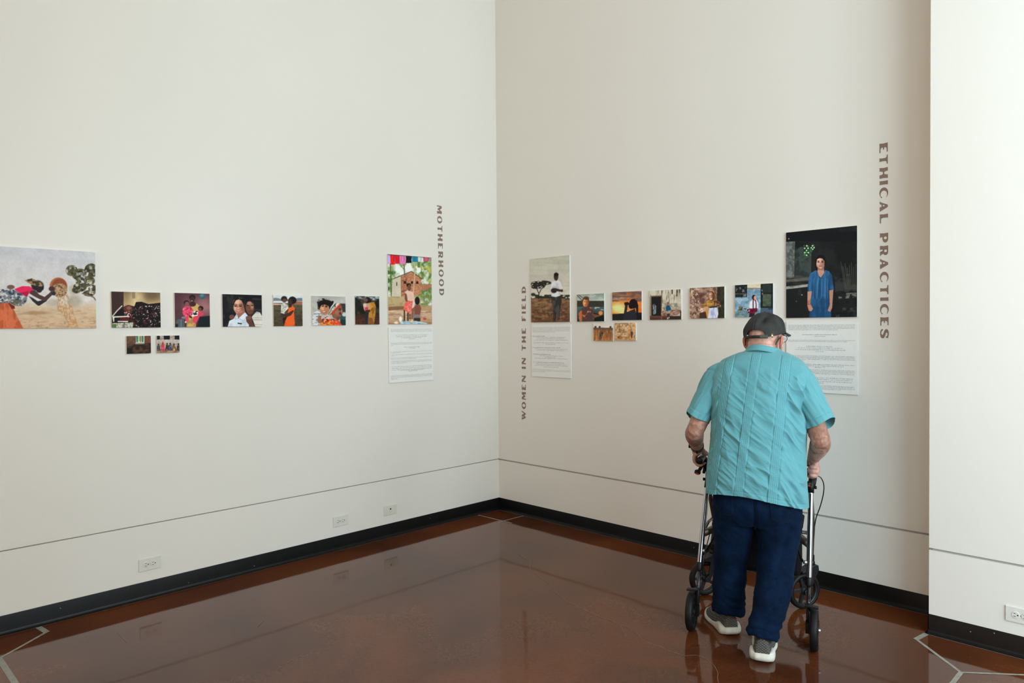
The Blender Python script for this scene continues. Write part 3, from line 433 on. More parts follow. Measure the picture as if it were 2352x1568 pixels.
def pic_boat():
    p = Pic(82, 84, [(563, 408), (802, 395), (806, 640), (568, 645)], (80, 88, 80), seed=17)
    p.grad(395, (122, 140, 134), 460, (166, 172, 162), p.Y < 465); p.noise((196, 198, 190), 70, 26, .2, .2, .6, (p.Y < 460) & (p.X > 660)); p.rect(560, 462, 810, 520, (52, 54, 44)); p.grad(515, (72, 92, 92), 645, (34, 44, 42), p.Y > 515); p.noise((196, 196, 184), 26, 10, .35, .15, .8, (p.Y > 505) & (p.Y < 545) & (p.X > 720), 2); p.line([(565, 415), (610, 460)], 5, (34, 34, 34)); p.line([(575, 408), (625, 445)], 4, (34, 34, 34)); p.poly([(690, 560), (806, 590), (806, 645), (690, 645)], (24, 28, 28))
    b = p.inside([(580, 590), (605, 530), (640, 508), (690, 520), (712, 560), (716, 645), (590, 645)]); p.mix(b*1.0, (90, 52, 46)); p.noise((56, 62, 66), 22, 20, .1, .12, .85, b, 3); p.noise((200, 130, 80), 18, 18, .45, .1, .8, b, 4); p.poly([(580, 570), (610, 540), (612, 645), (590, 640)], (206, 112, 56), .75); p.poly([(700, 575), (760, 585), (790, 560), (780, 590), (720, 610)], (120, 72, 50)); p.ell(772, 568, 18, 18, (222, 136, 78), .3)
    p.ell(642, 470, 30, 44, (128, 78, 46), .15); p.ell(640, 476, 22, 36, (196, 122, 82), .2); p.ell(628, 482, 8, 26, (240, 170, 110), .6); p.ell(648, 440, 22, 14, (84, 56, 38), .3); p.ell(633, 470, 5, 3, (60, 34, 26)); p.ell(650, 470, 5, 3, (60, 34, 26)); p.ell(640, 498, 9, 3.5, (130, 60, 50), .4); p.ell(656, 482, 9, 26, (120, 70, 48), .6, .7); p.poly([(614, 480), (612, 450), (628, 428), (660, 430), (672, 460), (668, 500), (662, 455), (640, 442), (622, 452)], (92, 58, 36)); return p
def pic_sunset():
    p = Pic(88, 84, [(873, 388), (1132, 375), (1135, 627), (877, 635)], (190, 120, 60), seed=18)
    p.grad(375, (120, 96, 84), 470, (196, 120, 66), p.Y < 470); p.grad(470, (214, 128, 56), 585, (226, 124, 40), p.Y >= 470); p.noise((92, 74, 70), 110, 26, .05, .2, .8, p.Y < 470); p.noise((206, 170, 140), 120, 22, .3, .2, .6, p.Y < 470, 3); p.ell(930, 525, 60, 40, (255, 222, 150), .8, .95); p.noise((255, 226, 160), 90, 14, .1, .2, .7, (p.Y > 490) & (p.Y < 570) & (p.X < 1010), 2); p.noise((226, 96, 30), 60, 14, .2, .2, .6, (p.X > 1000) & (p.Y < 560), 4); p.poly([(870, 578), (1000, 572), (1140, 560), (1140, 640), (870, 640)], (34, 30, 32)); p.noise((18, 17, 22), 60, 30, .1, .2, .8, p.Y > 585, 5)
    k = (24, 20, 24); p.ell(1060, 488, 36, 42, k, .08); p.ell(1040, 508, 20, 24, k, .1); p.poly([(1065, 450), (1090, 460), (1102, 500), (1104, 600), (1084, 600), (1085, 540)], k); p.poly([(980, 478), (1008, 472), (1030, 484), (1025, 498), (984, 502)], k); p.poly([(990, 495), (1012, 500), (1005, 560), (1040, 545), (1075, 530), (1090, 590), (1086, 632), (975, 632), (980, 560)], (38, 38, 46)); p.line([(1030, 530), (1020, 552), (1004, 548)], 3, (220, 200, 180)); return p
def pic_zebra():
    p = Pic(62, 56, [(708, 663), (880, 658), (882, 813), (711, 813)], (150, 100, 58), seed=19)
    p.rect(700, 650, 890, 698, (206, 196, 186)); p.rect(700, 698, 890, 718, (96, 76, 60)); 
    for x in (728, 764, 858): p.ell(x, 692, 9, 8, (60, 52, 46), .3); p.line([(x, 692), (x, 710)], 3, (60, 52, 46))
    p.grad(712, (120, 80, 52), 815, (170, 110, 60), p.Y > 715); p.noise((206, 150, 92), 10, 40, .1, .2, .5, p.Y > 720, 2); p.noise((100, 62, 36), 8, 36, .3, .15, .6, p.Y > 720, 3)
    z = p.inside([(768, 735), (785, 726), (796, 745), (790, 760), (778, 800), (760, 800), (764, 760)]); p.mix(z*1.0, (96, 80, 68)); p.noise((40, 34, 32), 6, 8, .1, .1, .8, z, 4); return p
def pic_lion():
    p = Pic(66, 58, [(898, 657), (1080, 653), (1083, 810), (902, 811)], (190, 150, 108), seed=20)
    p.noise((216, 182, 138), 14, 12, .1, .25, .7); p.noise((130, 94, 62), 12, 16, .35, .15, .7, None, 2); p.noise((120, 84, 56), 14, 16, .25, .15, .6, (p.Y < 740) & (p.X < 1000), 3)
    p.poly([(1005, 725), (1020, 712), (1045, 712), (1056, 735), (1050, 790), (1038, 790), (1034, 760), (1026, 795), (1014, 790), (1016, 755)], (166, 116, 72)); p.ell(1018, 735, 16, 18, (186, 138, 92), .2); p.line([(1040, 715), (1036, 690), (1026, 680)], 5, (130, 90, 58)); p.poly([(1034, 730), (1056, 735), (1050, 790), (1042, 780)], (60, 42, 32), .8); p.ell(945, 785, 22, 16, (150, 106, 68), .3); p.ell(932, 780, 9, 9, (110, 76, 50), .3); p.poly([(900, 796), (1085, 790), (1085, 815), (900, 815)], (176, 128, 84), .6); return p
def pic_sofa():
    p = Pic(94, 90, [(105, 353), (640, 322), (643, 832), (112, 842)], (198, 190, 170), seed=21)
    p.noise((160, 150, 132), 60, 90, .15, .25, .6); p.noise((84, 72, 60), 14, 90, .48, .1, .8, p.Y < 560, 2); p.line([(484, 330), (484, 400)], 18, (50, 44, 40)); p.line([(563, 345), (563, 440)], 16, (40, 36, 34)); p.line([(308, 350), (312, 440)], 12, (70, 60, 50)); p.line([(600, 330), (602, 370)], 12, (60, 54, 48)); p.noise((116, 110, 92), 50, 40, .0, .25, .8, (p.Y > 560) & (p.Y < 690) & (p.X > 320), 3)
    p.poly([(120, 440), (318, 430), (316, 455), (135, 460)], (110, 84, 64)); p.rect(110, 450, 140, 780, (130, 112, 92)); p.poly([(136, 458), (308, 450), (302, 775), (140, 780)], (30, 29, 29)); p.poly([(300, 450), (318, 450), (312, 770), (300, 775)], (110, 88, 70)); f = p.inside([(160, 590), (190, 575), (220, 610), (215, 740), (170, 750)]); p.mix(f*1.0, (130, 138, 142)); p.noise((60, 62, 66), 14, 40, .1, .15, .8, f, 4); p.ell(182, 588, 14, 16, (90, 70, 62))
    p.grad(770, (100, 64, 52), 840, (64, 44, 40), p.Y > 772); p.poly([(302, 690), (420, 670), (560, 660), (630, 650), (640, 700), (570, 760), (430, 775), (300, 770)], (146, 112, 94)); p.noise((198, 168, 148), 30, 20, .2, .15, .6, p.inside([(302, 690), (630, 650), (640, 700), (430, 775), (300, 770)]), 5); p.noise((80, 56, 48), 40, 12, .25, .15, .7, p.inside([(302, 700), (630, 660), (640, 705), (430, 775), (300, 770)]), 6); p.rect(300, 765, 320, 835, (120, 76, 62)); p.rect(420, 775, 640, 830, (50, 38, 36)); p.rect(620, 690, 645, 835, (60, 44, 40))
    p.poly([(380, 620), (410, 590), (440, 600), (470, 650), (455, 690), (385, 695)], (28, 74, 104)); p.ell(415, 565, 20, 26, (150, 110, 104), .15); p.ell(415, 560, 24, 22, (120, 70, 72), .3, .5); p.poly([(385, 695), (455, 680), (462, 730), (395, 735)], (176, 166, 146)); p.noise((80, 76, 70), 12, 12, .2, .1, .7, p.inside([(385, 695), (455, 680), (462, 730), (395, 735)]), 7); p.poly([(395, 735), (450, 730), (435, 820), (405, 820)], (58, 50, 48)); p.ell(412, 812, 10, 18, (200, 190, 182), .3); p.ell(434, 800, 8, 16, (190, 176, 168), .3); return p
def pic_shawl():
    p = Pic(102, 92, [(780, 312), (1365, 272), (1372, 803), (790, 825)], (128, 96, 82), seed=22)
    p.noise((176, 140, 118), 40, 40, .05, .25, .8); p.noise((84, 58, 50), 46, 46, .25, .2, .8, None, 2); p.ell(930, 430, 90, 60, (80, 50, 42), .5, .7); p.ell(980, 350, 60, 40, (196, 160, 136), .6, .6); p.noise((216, 186, 160), 18, 22, .4, .1, .8, p.X < 960, 3); p.poly([(1240, 290), (1375, 270), (1375, 810), (1250, 810)], (40, 40, 30)); p.noise((66, 60, 46), 40, 50, .1, .2, .6, p.X > 1250, 4); p.line([(815, 360), (830, 460)], 14, (214, 176, 136))
    s = p.inside([(945, 790), (960, 680), (1010, 580), (1090, 510), (1100, 400), (1140, 350), (1190, 360), (1212, 420), (1215, 510), (1290, 560), (1300, 620), (1150, 640), (1040, 640), (990, 700), (965, 800)]); p.mix(s*1.0, (172, 122, 56)); p.noise((110, 72, 34), 46, 30, .15, .2, .7, s, 5); p.noise((206, 160, 84), 36, 26, .35, .12, .6, s, 6); p.poly([(1180, 520), (1290, 520), (1310, 620), (1210, 600)], (78, 52, 40)); p.noise((206, 160, 120), 18, 18, .4, .1, .8, p.inside([(1200, 520), (1290, 520), (1310, 620), (1210, 600)]), 7)
    p.ell(1150, 440, 52, 78, (60, 38, 30), .1); p.ell(1140, 440, 38, 66, (176, 126, 104), .12); p.ell(1122, 420, 16, 36, (226, 182, 158), .6, .7); p.ell(1170, 445, 20, 50, (104, 66, 52), .5, .7)
    for x in (1122, 1160): p.ell(x, 435, 10, 5, (30, 20, 18))
    p.ell(1145, 490, 20, 7, (240, 228, 220), .3); p.poly([(1000, 640), (1040, 620), (1110, 620), (1090, 690), (1010, 695)], (196, 142, 122)); p.poly([(965, 650), (1000, 640), (1015, 700), (960, 800)], (214, 190, 170)); p.noise((150, 60, 60), 14, 14, .3, .1, .8, p.inside([(965, 650), (1000, 640), (1015, 700), (960, 800)]), 8); p.poly([(960, 720), (1080, 700), (1100, 812), (950, 815)], (66, 44, 34)); p.poly([(1050, 680), (1110, 640), (1100, 815), (1080, 815)], (196, 140, 60))
    p.poly([(1110, 640), (1180, 620), (1258, 630), (1266, 740), (1250, 808), (1090, 815), (1105, 720)], (198, 204, 230)); p.noise((140, 146, 186), 24, 80, .15, .15, .7, p.inside([(1110, 640), (1258, 630), (1250, 808), (1090, 815)]), 9); p.poly([(1090, 620), (1240, 600), (1250, 625), (1130, 640)], (56, 40, 34)); return p
def pic_braids():
    p = Pic(110, 96, [(1543, 262), (2185, 220), (2190, 785), (1550, 798)], (118, 148, 164), seed=23)
    p.noise((86, 118, 138), 70, 60, .05, .25, .8); p.noise((164, 190, 200), 60, 50, .3, .2, .6, None, 2); p.noise((96, 120, 128), 40, 30, .1, .2, .8, p.Y > 680, 3); p.grad(690, (104, 128, 134), 800, (120, 140, 140), (p.Y > 700) & (p.X < 1800)); p.noise((70, 96, 104), 40, 30, .2, .2, .7, p.Y > 700, 4); p.rect(1745, 225, 1985, 310, (198, 188, 158)); p.rect(1745, 306, 1985, 318, (130, 88, 66))
    p.poly([(1540, 262), (1748, 250), (1748, 460), (1548, 465)], (30, 34, 36)); p.noise((126, 128, 122), 40, 44, .2, .12, .8, p.inside([(1560, 280), (1735, 270), (1735, 450), (1560, 455)]), 5); p.line([(1655, 256), (1655, 462)], 14, (24, 26, 28)); p.line([(1550, 410), (1740, 405)], 5, (150, 150, 140))
    p.rect(1975, 220, 2195, 640, (24, 30, 30)); p.rect(2005, 240, 2155, 380, (40, 48, 44)); p.rect(2010, 405, 2155, 610, (62, 72, 58)); p.noise((84, 96, 76), 60, 50, .2, .2, .6, (p.X > 2010) & (p.X < 2155) & (p.Y > 405) & (p.Y < 610), 6); p.ell(1998, 345, 8, 16, (120, 124, 116)); p.ell(2006, 400, 7, 18, (130, 130, 120)); p.rect(1975, 635, 2195, 800, (70, 84, 100)); p.rect(2100, 640, 2195, 660, (40, 46, 66))
    p.rect(1608, 618, 1675, 680, (60, 58, 44)); p.noise((150, 140, 60), 14, 26, .2, .1, .8, (p.X > 1612) & (p.X < 1672) & (p.Y > 622) & (p.Y < 676), 7); p.ell(1720, 662, 26, 16, (30, 32, 38)); p.ell(1708, 670, 8, 8, (220, 220, 220)); p.ell(1734, 670, 8, 8, (220, 220, 220)); p.rect(1745, 660, 1790, 684, (40, 44, 50))
    p.poly([(1800, 540), (1840, 500), (1900, 495), (1940, 560), (1938, 640), (1915, 660), (1800, 660), (1785, 620)], (224, 206, 218)); p.poly([(1785, 650), (1920, 640), (1925, 690), (1860, 740), (1760, 720)], (110, 26, 46)); p.noise((50, 14, 26), 30, 30, .1, .15, .7, p.inside([(1785, 650), (1920, 640), (1925, 690), (1760, 720)]), 8); p.ell(1862, 462, 32, 42, (26, 24, 28), .1); p.ell(1880, 470, 20, 34, (206, 138, 108), .15); p.rect(1864, 500, 1892, 520, (190, 60, 40)); p.line([(1852, 480), (1850, 560), (1852, 640)], 16, (22, 20, 24)); p.line([(1892, 515), (1902, 580), (1900, 640)], 15, (22, 20, 24)); p.poly([(1770, 690), (1795, 660), (1790, 700)], (206, 150, 130)); p.poly([(1790, 720), (1880, 730), (1860, 800), (1780, 800)], (40, 32, 34)); return p
def pic_blue():
    p = Pic(200, 252, [(102, 130), (709, 67), (712, 850), (105, 858)], (22, 24, 25), seed=24)
    p.noise((36, 38, 38), 120, 120, .1, .3, .7); p.poly([(104, 210), (180, 205), (176, 515), (106, 520)], (104, 108, 102)); p.noise((56, 60, 58), 24, 26, .0, .25, .7, p.inside([(104, 210), (180, 205), (176, 515), (106, 520)]), 2); p.poly([(182, 280), (230, 250), (320, 290), (320, 510), (182, 515)], (56, 64, 60)); p.noise((32, 38, 36), 40, 40, .1, .2, .7, p.inside([(182, 250), (320, 250), (320, 510), (182, 515)]), 3); p.rect(102, 120, 720, 205, (20, 21, 23)); p.line([(325, 210), (322, 460)], 8, (30, 28, 26))
    p.poly([(104, 530), (300, 505), (302, 540), (104, 552)], (86, 84, 76)); p.poly([(104, 590), (290, 568), (292, 590), (104, 612)], (150, 150, 140)); p.noise((60, 58, 54), 50, 8, .1, .2, .6, (p.Y > 500) & (p.Y < 615) & (p.X < 300), 4); p.poly([(104, 615), (292, 595), (300, 850), (104, 855)], (26, 28, 28)); p.rect(208, 610, 236, 665, (38, 38, 36))
    p.rect(250, 238, 305, 335, (34, 44, 36)); p.noise((60, 120, 60), 12, 12, .1, .15, .8, p.inside([(252, 238), (348, 232), (346, 290), (300, 335), (252, 335)]), 5)
    for x, y in ((262, 264), (280, 243), (291, 264), (278, 282), (262, 300), (293, 300), (278, 322), (318, 260), (328, 243), (330, 272), (341, 258)): p.ell(x, y, 6, 6, (176, 222, 176), .3)
    p.noise((52, 54, 52), 70, 60, .15, .2, .8, (p.X > 520) & (p.Y > 480) & (p.Y < 650), 6)
    for k in range(8): x = 570+k*18; p.line([(x, 380+(k*37) % 60), (x+40-k*6, 610)], 7, (70, 68, 60), .7)
    p.noise((120, 118, 108), 30, 22, .1, .2, .8, p.inside([(550, 665), (620, 645), (705, 640), (705, 685), (555, 695)]), 7); p.noise((66, 66, 62), 30, 20, .2, .2, .7, (p.Y > 770) & (p.X > 530), 8); p.ell(127, 183, 5, 5, (150, 150, 150)); p.ell(240, 660, 5, 5, (160, 160, 160)); p.ell(193, 715, 4, 4, (110, 110, 110))
    p.ell(398, 372, 46, 52, (22, 18, 18), .1); p.poly([(352, 400), (372, 440), (360, 470)], (22, 18, 18)); p.poly([(376, 420), (424, 420), (430, 470), (400, 515), (368, 480)], (176, 128, 108)); p.ell(397, 388, 37, 52, (190, 142, 120), .08); p.ell(380, 370, 18, 26, (222, 178, 156), .6, .7); p.ell(420, 395, 14, 40, (130, 88, 72), .6, .7); p.ell(380, 380, 9, 5, (40, 26, 24), .4); p.ell(413, 380, 9, 5, (40, 26, 24), .4); p.ell(396, 415, 15, 5, (140, 74, 68), .4); p.poly([(352, 430), (350, 380), (362, 345), (385, 326), (415, 326), (436, 348), (440, 400), (432, 430), (430, 372), (414, 352), (390, 346), (368, 356), (362, 390)], (20, 17, 17)); p.line([(372, 371), (388, 370)], 3.5, (36, 24, 22)); p.line([(405, 370), (422, 371)], 3.5, (36, 24, 22)); p.line([(397, 382), (393, 400), (402, 402)], 3, (140, 96, 80)); p.poly([(372, 420), (398, 438), (424, 420), (424, 450), (376, 450)], (120, 80, 66), .6)
    d = p.inside([(305, 480), (355, 450), (370, 455), (390, 515), (402, 517), (425, 480), (436, 448), (470, 458), (495, 490), (512, 615), (478, 622), (470, 580), (480, 680), (490, 855), (302, 855), (318, 680), (335, 580), (328, 632), (288, 632), (292, 560)]); p.mix(d*1.0, (36, 80, 118)); p.noise((54, 104, 144), 16, 200, .1, .15, .7, d, 9); p.noise((22, 54, 84), 26, 120, .2, .2, .7, d, 10); p.poly([(302, 760), (490, 760), (490, 856), (302, 856)], (22, 52, 84), .35)
    for x in (345, 375, 410, 440, 460): p.line([(x, 520), (x-6+(x-400)*.08, 690)], 3, (110, 156, 186), .6)
    p.poly([(288, 632), (325, 630), (316, 690), (312, 735), (335, 780), (318, 800), (298, 795), (286, 745)], (176, 126, 104)); p.poly([(472, 622), (508, 615), (502, 700), (498, 770), (482, 805), (460, 795), (478, 740)], (168, 118, 98)); p.line([(288, 742), (312, 738)], 6, (180, 40, 40)); p.noise((110, 70, 56), 14, 40, .3, .12, .6, p.inside([(286, 632), (325, 630), (335, 800), (286, 800)]), 11); return p

def print_mat(name, spec=0.10):
    m = bpy.data.materials.new(name); m.use_nodes = True; nt = m.node_tree; b = nt.nodes['Principled BSDF']
    a = nt.nodes.new('ShaderNodeAttribute'); a.attribute_name = 'ink'; nt.links.new(a.outputs['Color'], b.inputs['Base Color'])
    b.inputs['Roughness'].default_value = 0.5; b.inputs['Specular IOR Level'].default_value = spec
    return m
m_print = print_mat('printed_ink'); m_board = mat('white_board_edge', (0.84, 0.83, 0.78), 0.5, noise=(40, 0.03)); m_text = mat('grey_black_ink', (0.20, 0.20, 0.20), 0.6, noise=(200, 0.3)); m_textb = mat('black_ink', (0.07, 0.07, 0.07), 0.6, noise=(200, 0.3))
def frame(wall, c, z):
    """matrix of a board frame: local x = picture right, local y = picture up, local z = out of the wall"""
    if wall == 'L': return Matrix(((0, 0, 1, 0.0), (1, 0, 0, c), (0, 1, 0, z), (0, 0, 0, 1)))
    return Matrix(((1, 0, 0, c), (0, 0, -1, 0.0), (0, 1, 0, z), (0, 0, 0, 1)))
TH = 0.0125
def board(wall, c0, c1, z0, z1, name, label, cat, group=None, th=TH):
    root = empty(name); root.matrix_world = frame(wall, (c0+c1)/2, (z0+z1)/2); tag(root, label, cat, group)
    w, h = (c1-c0)/2, (z1-z0)/2
    bevel(MB().box((-w, -h, 0.0008), (w, h, th)).build('board', m_board, root), 0.0008, 2); return root, w, h
def photo(wall, c0, c1, z0, z1, pic, label, group, E):
    root, w, h = board(wall, c0, c1, z0, z1, 'mounted_photograph', label, 'photograph', group)
    img = pic.out(E)[::-1]; nh, nw = img.shape[:2]
    X, Y = np.meshgrid(np.linspace(-w, w, nw), np.linspace(-h, h, nh))
    V = np.stack([X.ravel(), Y.ravel(), np.full(X.size, TH+0.0004)], 1)
    i = np.arange(nh*nw).reshape(nh, nw); F = np.stack([i[:-1, :-1].ravel(), i[:-1, 1:].ravel(), i[1:, 1:].ravel(), i[1:, :-1].ravel()], 1)
    me = bpy.data.meshes.new('print'); me.vertices.add(len(V)); me.vertices.foreach_set('co', V.ravel().astype(np.float32))
    me.loops.add(F.size); me.loops.foreach_set('vertex_index', F.ravel().astype(np.int32)); me.polygons.add(len(F)); me.polygons.foreach_set('loop_start', (np.arange(len(F))*4).astype(np.int32))
    me.update(); at = me.color_attributes.new('ink', 'FLOAT_COLOR', 'POINT')
    at.data.foreach_set('color', np.concatenate([img.reshape(-1, 3), np.ones((nh*nw, 1))], 1).ravel().astype(np.float32))
    me.materials.append(m_print); o = bpy.data.objects.new('print', me); COL.objects.link(o); o.parent = root
    return root
GL, GR = 'photographs mounted on the left wall', 'photographs mounted on the right wall'
EL, ER = 0.80, 0.70
photo('L', -3.72, -3.100, 1.575, 1.994, pic_grain(), 'large landscape photograph of a bending woman pouring grain from a basket', GL, EL)
photo('L', -3.0211, -2.7597, 1.5765, 1.7796, pic_sleep(), 'small photograph of a person lying under dark spotted cloth, nearest the large grain photograph', GL, EL)
photo('L', -2.9466, -2.8162, 1.4268, 1.5283, pic_sa(), 'tiny dark photograph of a room with a bright window, left of the lower pair', GL, EL)
photo('L', -2.7836, -2.6545, 1.4265, 1.5280, pic_sb(), 'tiny photograph of a row of seated people against a brick wall', GL, EL)
photo('L', -2.6783, -2.4706, 1.5773, 1.7816, pic_family(), 'square photograph of a woman holding two children in pink against a mauve wall', GL, EL)
photo('L', -2.3910, -2.1330, 1.5786, 1.7820, pic_two(), 'photograph of two smiling women in pale shirts against a dark background', GL, EL)
photo('L', -2.0530, -1.8445, 1.5808, 1.7866, pic_child(), 'square photograph of a woman in an orange dress carrying a small child', GL, EL)
photo('L', -1.7720, -1.5087, 1.5855, 1.7868, pic_scarf(), 'photograph of a girl hugging a woman in a red patterned headscarf', GL, EL)
photo('L', -1.4300, -1.2220, 1.5900, 1.7950, pic_yellow(), 'square dark photograph of a person in a yellow wrap carrying a child', GL, EL)
photo('L', -1.1430, -0.7280, 1.5915, 2.1120, pic_cloth(), 'tall photograph of a seated woman by a brick house under hanging laundry', GL, EL)
photo('R', 0.4065, 0.8202, 1.6000, 2.1160, pic_fieldw(), 'tall photograph of a standing woman in a white shirt beside a savanna tree', GR, ER)
photo('R', 0.8923, 1.1538, 1.6010, 1.8083, pic_boat(), 'photograph of a woman in a patterned shirt on water at dusk', GR, ER)
photo('R', 1.2283, 1.4880, 1.6065, 1.8123, pic_sunset(), 'photograph of a silhouetted woman with binoculars against an orange sunset', GR, ER)
photo('R', 1.0510, 1.2333, 1.4550, 1.5844, pic_zebra(), 'tiny photograph of a zebra in tall brown grass', GR, ER)
photo('R', 1.2531, 1.4360, 1.4584, 1.5869, pic_lion(), 'tiny photograph of a lioness and cub walking in dry grass', GR, ER)
photo('R', 1.5556, 1.8105, 1.6057, 1.8106, pic_sofa(), 'photograph of a person in blue seated on an old sofa by a dark doorway', GR, ER)
photo('R', 1.8760, 2.1305, 1.6105, 1.8150, pic_shawl(), 'photograph of a woman in a mustard shawl holding pale blue cloth', GR, ER)
photo('R', 2.2050, 2.4582, 1.6138, 1.8194, pic_braids(), 'photograph of a girl with two braids before a pale blue wall, partly behind the cap', GR, ER)
photo('R', 2.5409, 2.9545, 1.6044, 2.1227, pic_blue(), 'tall dark photograph of a standing woman in a blue tunic', GR, ER)

def text_board(wall, c0, c1, z0, z1, rows, label):
    """rows: (v, u0, u1, size, bold) in fractions of the panel; far too small to read, so only word-like strokes"""
    root, w, h = board(wall, c0, c1, z0, z1, 'text_panel', label, 'text panel', 'text panels below the large photographs', 0.010)
    rng = random.Random(int(c0*1000)); A, B = MB(), MB()
    for v, u0, u1, s, bold in rows:
        y = h-2*h*v; x = -w+2*w*u0; xe = -w+2*w*u1; mb = B if bold else A; wl = rng.randint(2, 8)
        while x < xe:
            if wl == 0: x += 0.9*s; wl = rng.randint(2, 9); continue
            cw = s*rng.choice((0.3, 0.45, 0.55, 0.6, 0.75)); hh = s*rng.choice((0.95, 1.0, 1.0, 1.35)); yb = y-s*0.5-(s*0.3 if rng.random() < 0.1 else 0)
            th = s*(0.26 if bold else 0.17); z = 0.0103; k = rng.randint(0, 3)
            def q(ax, ay, bx, by): mb.add([(ax, ay, z), (bx, ay, z), (bx, by, z), (ax, by, z)], [(0, 1, 2, 3)])
            q(x, yb, x+th, yb+hh)
            if k != 3 and cw > 0.4*s: q(x+cw-th, yb, x+cw, yb+s)
            if k in (0, 2): q(x+th, yb+s-th, x+cw-th, yb+s)
            if k in (1, 2): q(x+th, yb, x+cw-th, yb+th)
            x += cw+0.22*s; wl -= 1
    A.build('text_lines', m_text, root)['kind'] = 'stuff'
    if B.v: B.build('heading_lines', m_textb, root)['kind'] = 'stuff'
    return root
def rows_from(lst, y0, y1, x0, x1, dl, dr):
    out = []
    for r in lst:
        y, a, b = r[0], (r[1] if len(r) > 1 and r[1] is not None else dl), (r[2] if len(r) > 2 and r[2] is not None else dr)
        out.append(((y-y0)/(y1-y0), (a-x0)/(x1-x0), (b-x0)/(x1-x0), r[3] if len(r) > 3 else 0.0029, r[4] if len(r) > 4 else False))
    return out
q = 0.0036
RE = rows_from([(915,), (926,), (937,), (947,), (958, None, 552), (1001, 245, 545, q), (1017, 350, 447, q), (1053,), (1064, None, 630), (1107, 280, 512, q), (1122, 205, 597, q), (1138, 185, 617, q), (1153, 362, 435, q),
    (1193,), (1203,), (1213,), (1224,), (1234, None, 270), (1270, 130, 690, q), (1283, 210, 600, q), (1296, 355, 445, q), (1318,), (1329,), (1340,), (1351,), (1388, 140, 678, q), (1403, 140, 675, q), (1420, 150, 668, q), (1434, 350, 437, q), (1458,), (1468,), (1479,), (1489, None, 575)], 885, 1523, 100, 717, 118, 692)
RL = rows_from([(130,), (160,), (190,), (285, 285, 1115, q), (325, 305, 1095, q), (357, 440, 950, q), (388, 640, 780, q), (490,), (520,), (550, None, 230), (602, 500, 920, q), (632, 640, 795, q), (715,), (742, None, 395), (790,), (820, None, 325), (875,), (905, None, 790), (957,), (985,), (1015, None, 580),
    (1105, 180, 1235, q), (1145, 195, 1225, q), (1185, 190, 1225, q), (1210, 405, 1015, q), (1235, 610, 850, q), (1335,), (1360,), (1387,), (1420, None, 335)], 80, 1515, 115, 1265, 165, 1235)
RF = rows_from([(140,), (170,), (200,), (232,), (264, None, 740), (378, 120, 465, q, True), (412, 225, 1030, q), (450, 240, 1000, q), (489, 155, 1080, q), (565, 145, 1105, q), (602, 485, 750, q), (697, 120, 880, q, True), (737, 195, 1070, q), (775, 250, 1000, q),
    (885, 120, 620, q, True), (923, 310, 945, q), (962, 470, 765, q), (997, 195, 1065, q), (1108, 130, 985, q, True), (1152, 210, 1060, q), (1190, 180, 1078, q), (1233, 425, 830, q), (1310,), (1342,), (1375, None, 480)], 60, 1515, 95, 1165, 120, 1135)
text_board('L', -1.1400, -0.7190, 1.1525, 1.5680, RL, 'white text panel under the tall laundry photograph on the left wall')
text_board('R', 0.4080, 0.8262, 1.1600, 1.5807, RF, 'white text panel under the savanna woman photograph')
text_board('R', 2.5402, 2.9588, 1.1600, 1.5800, RE, 'white text panel under the blue tunic photograph, partly behind the man')

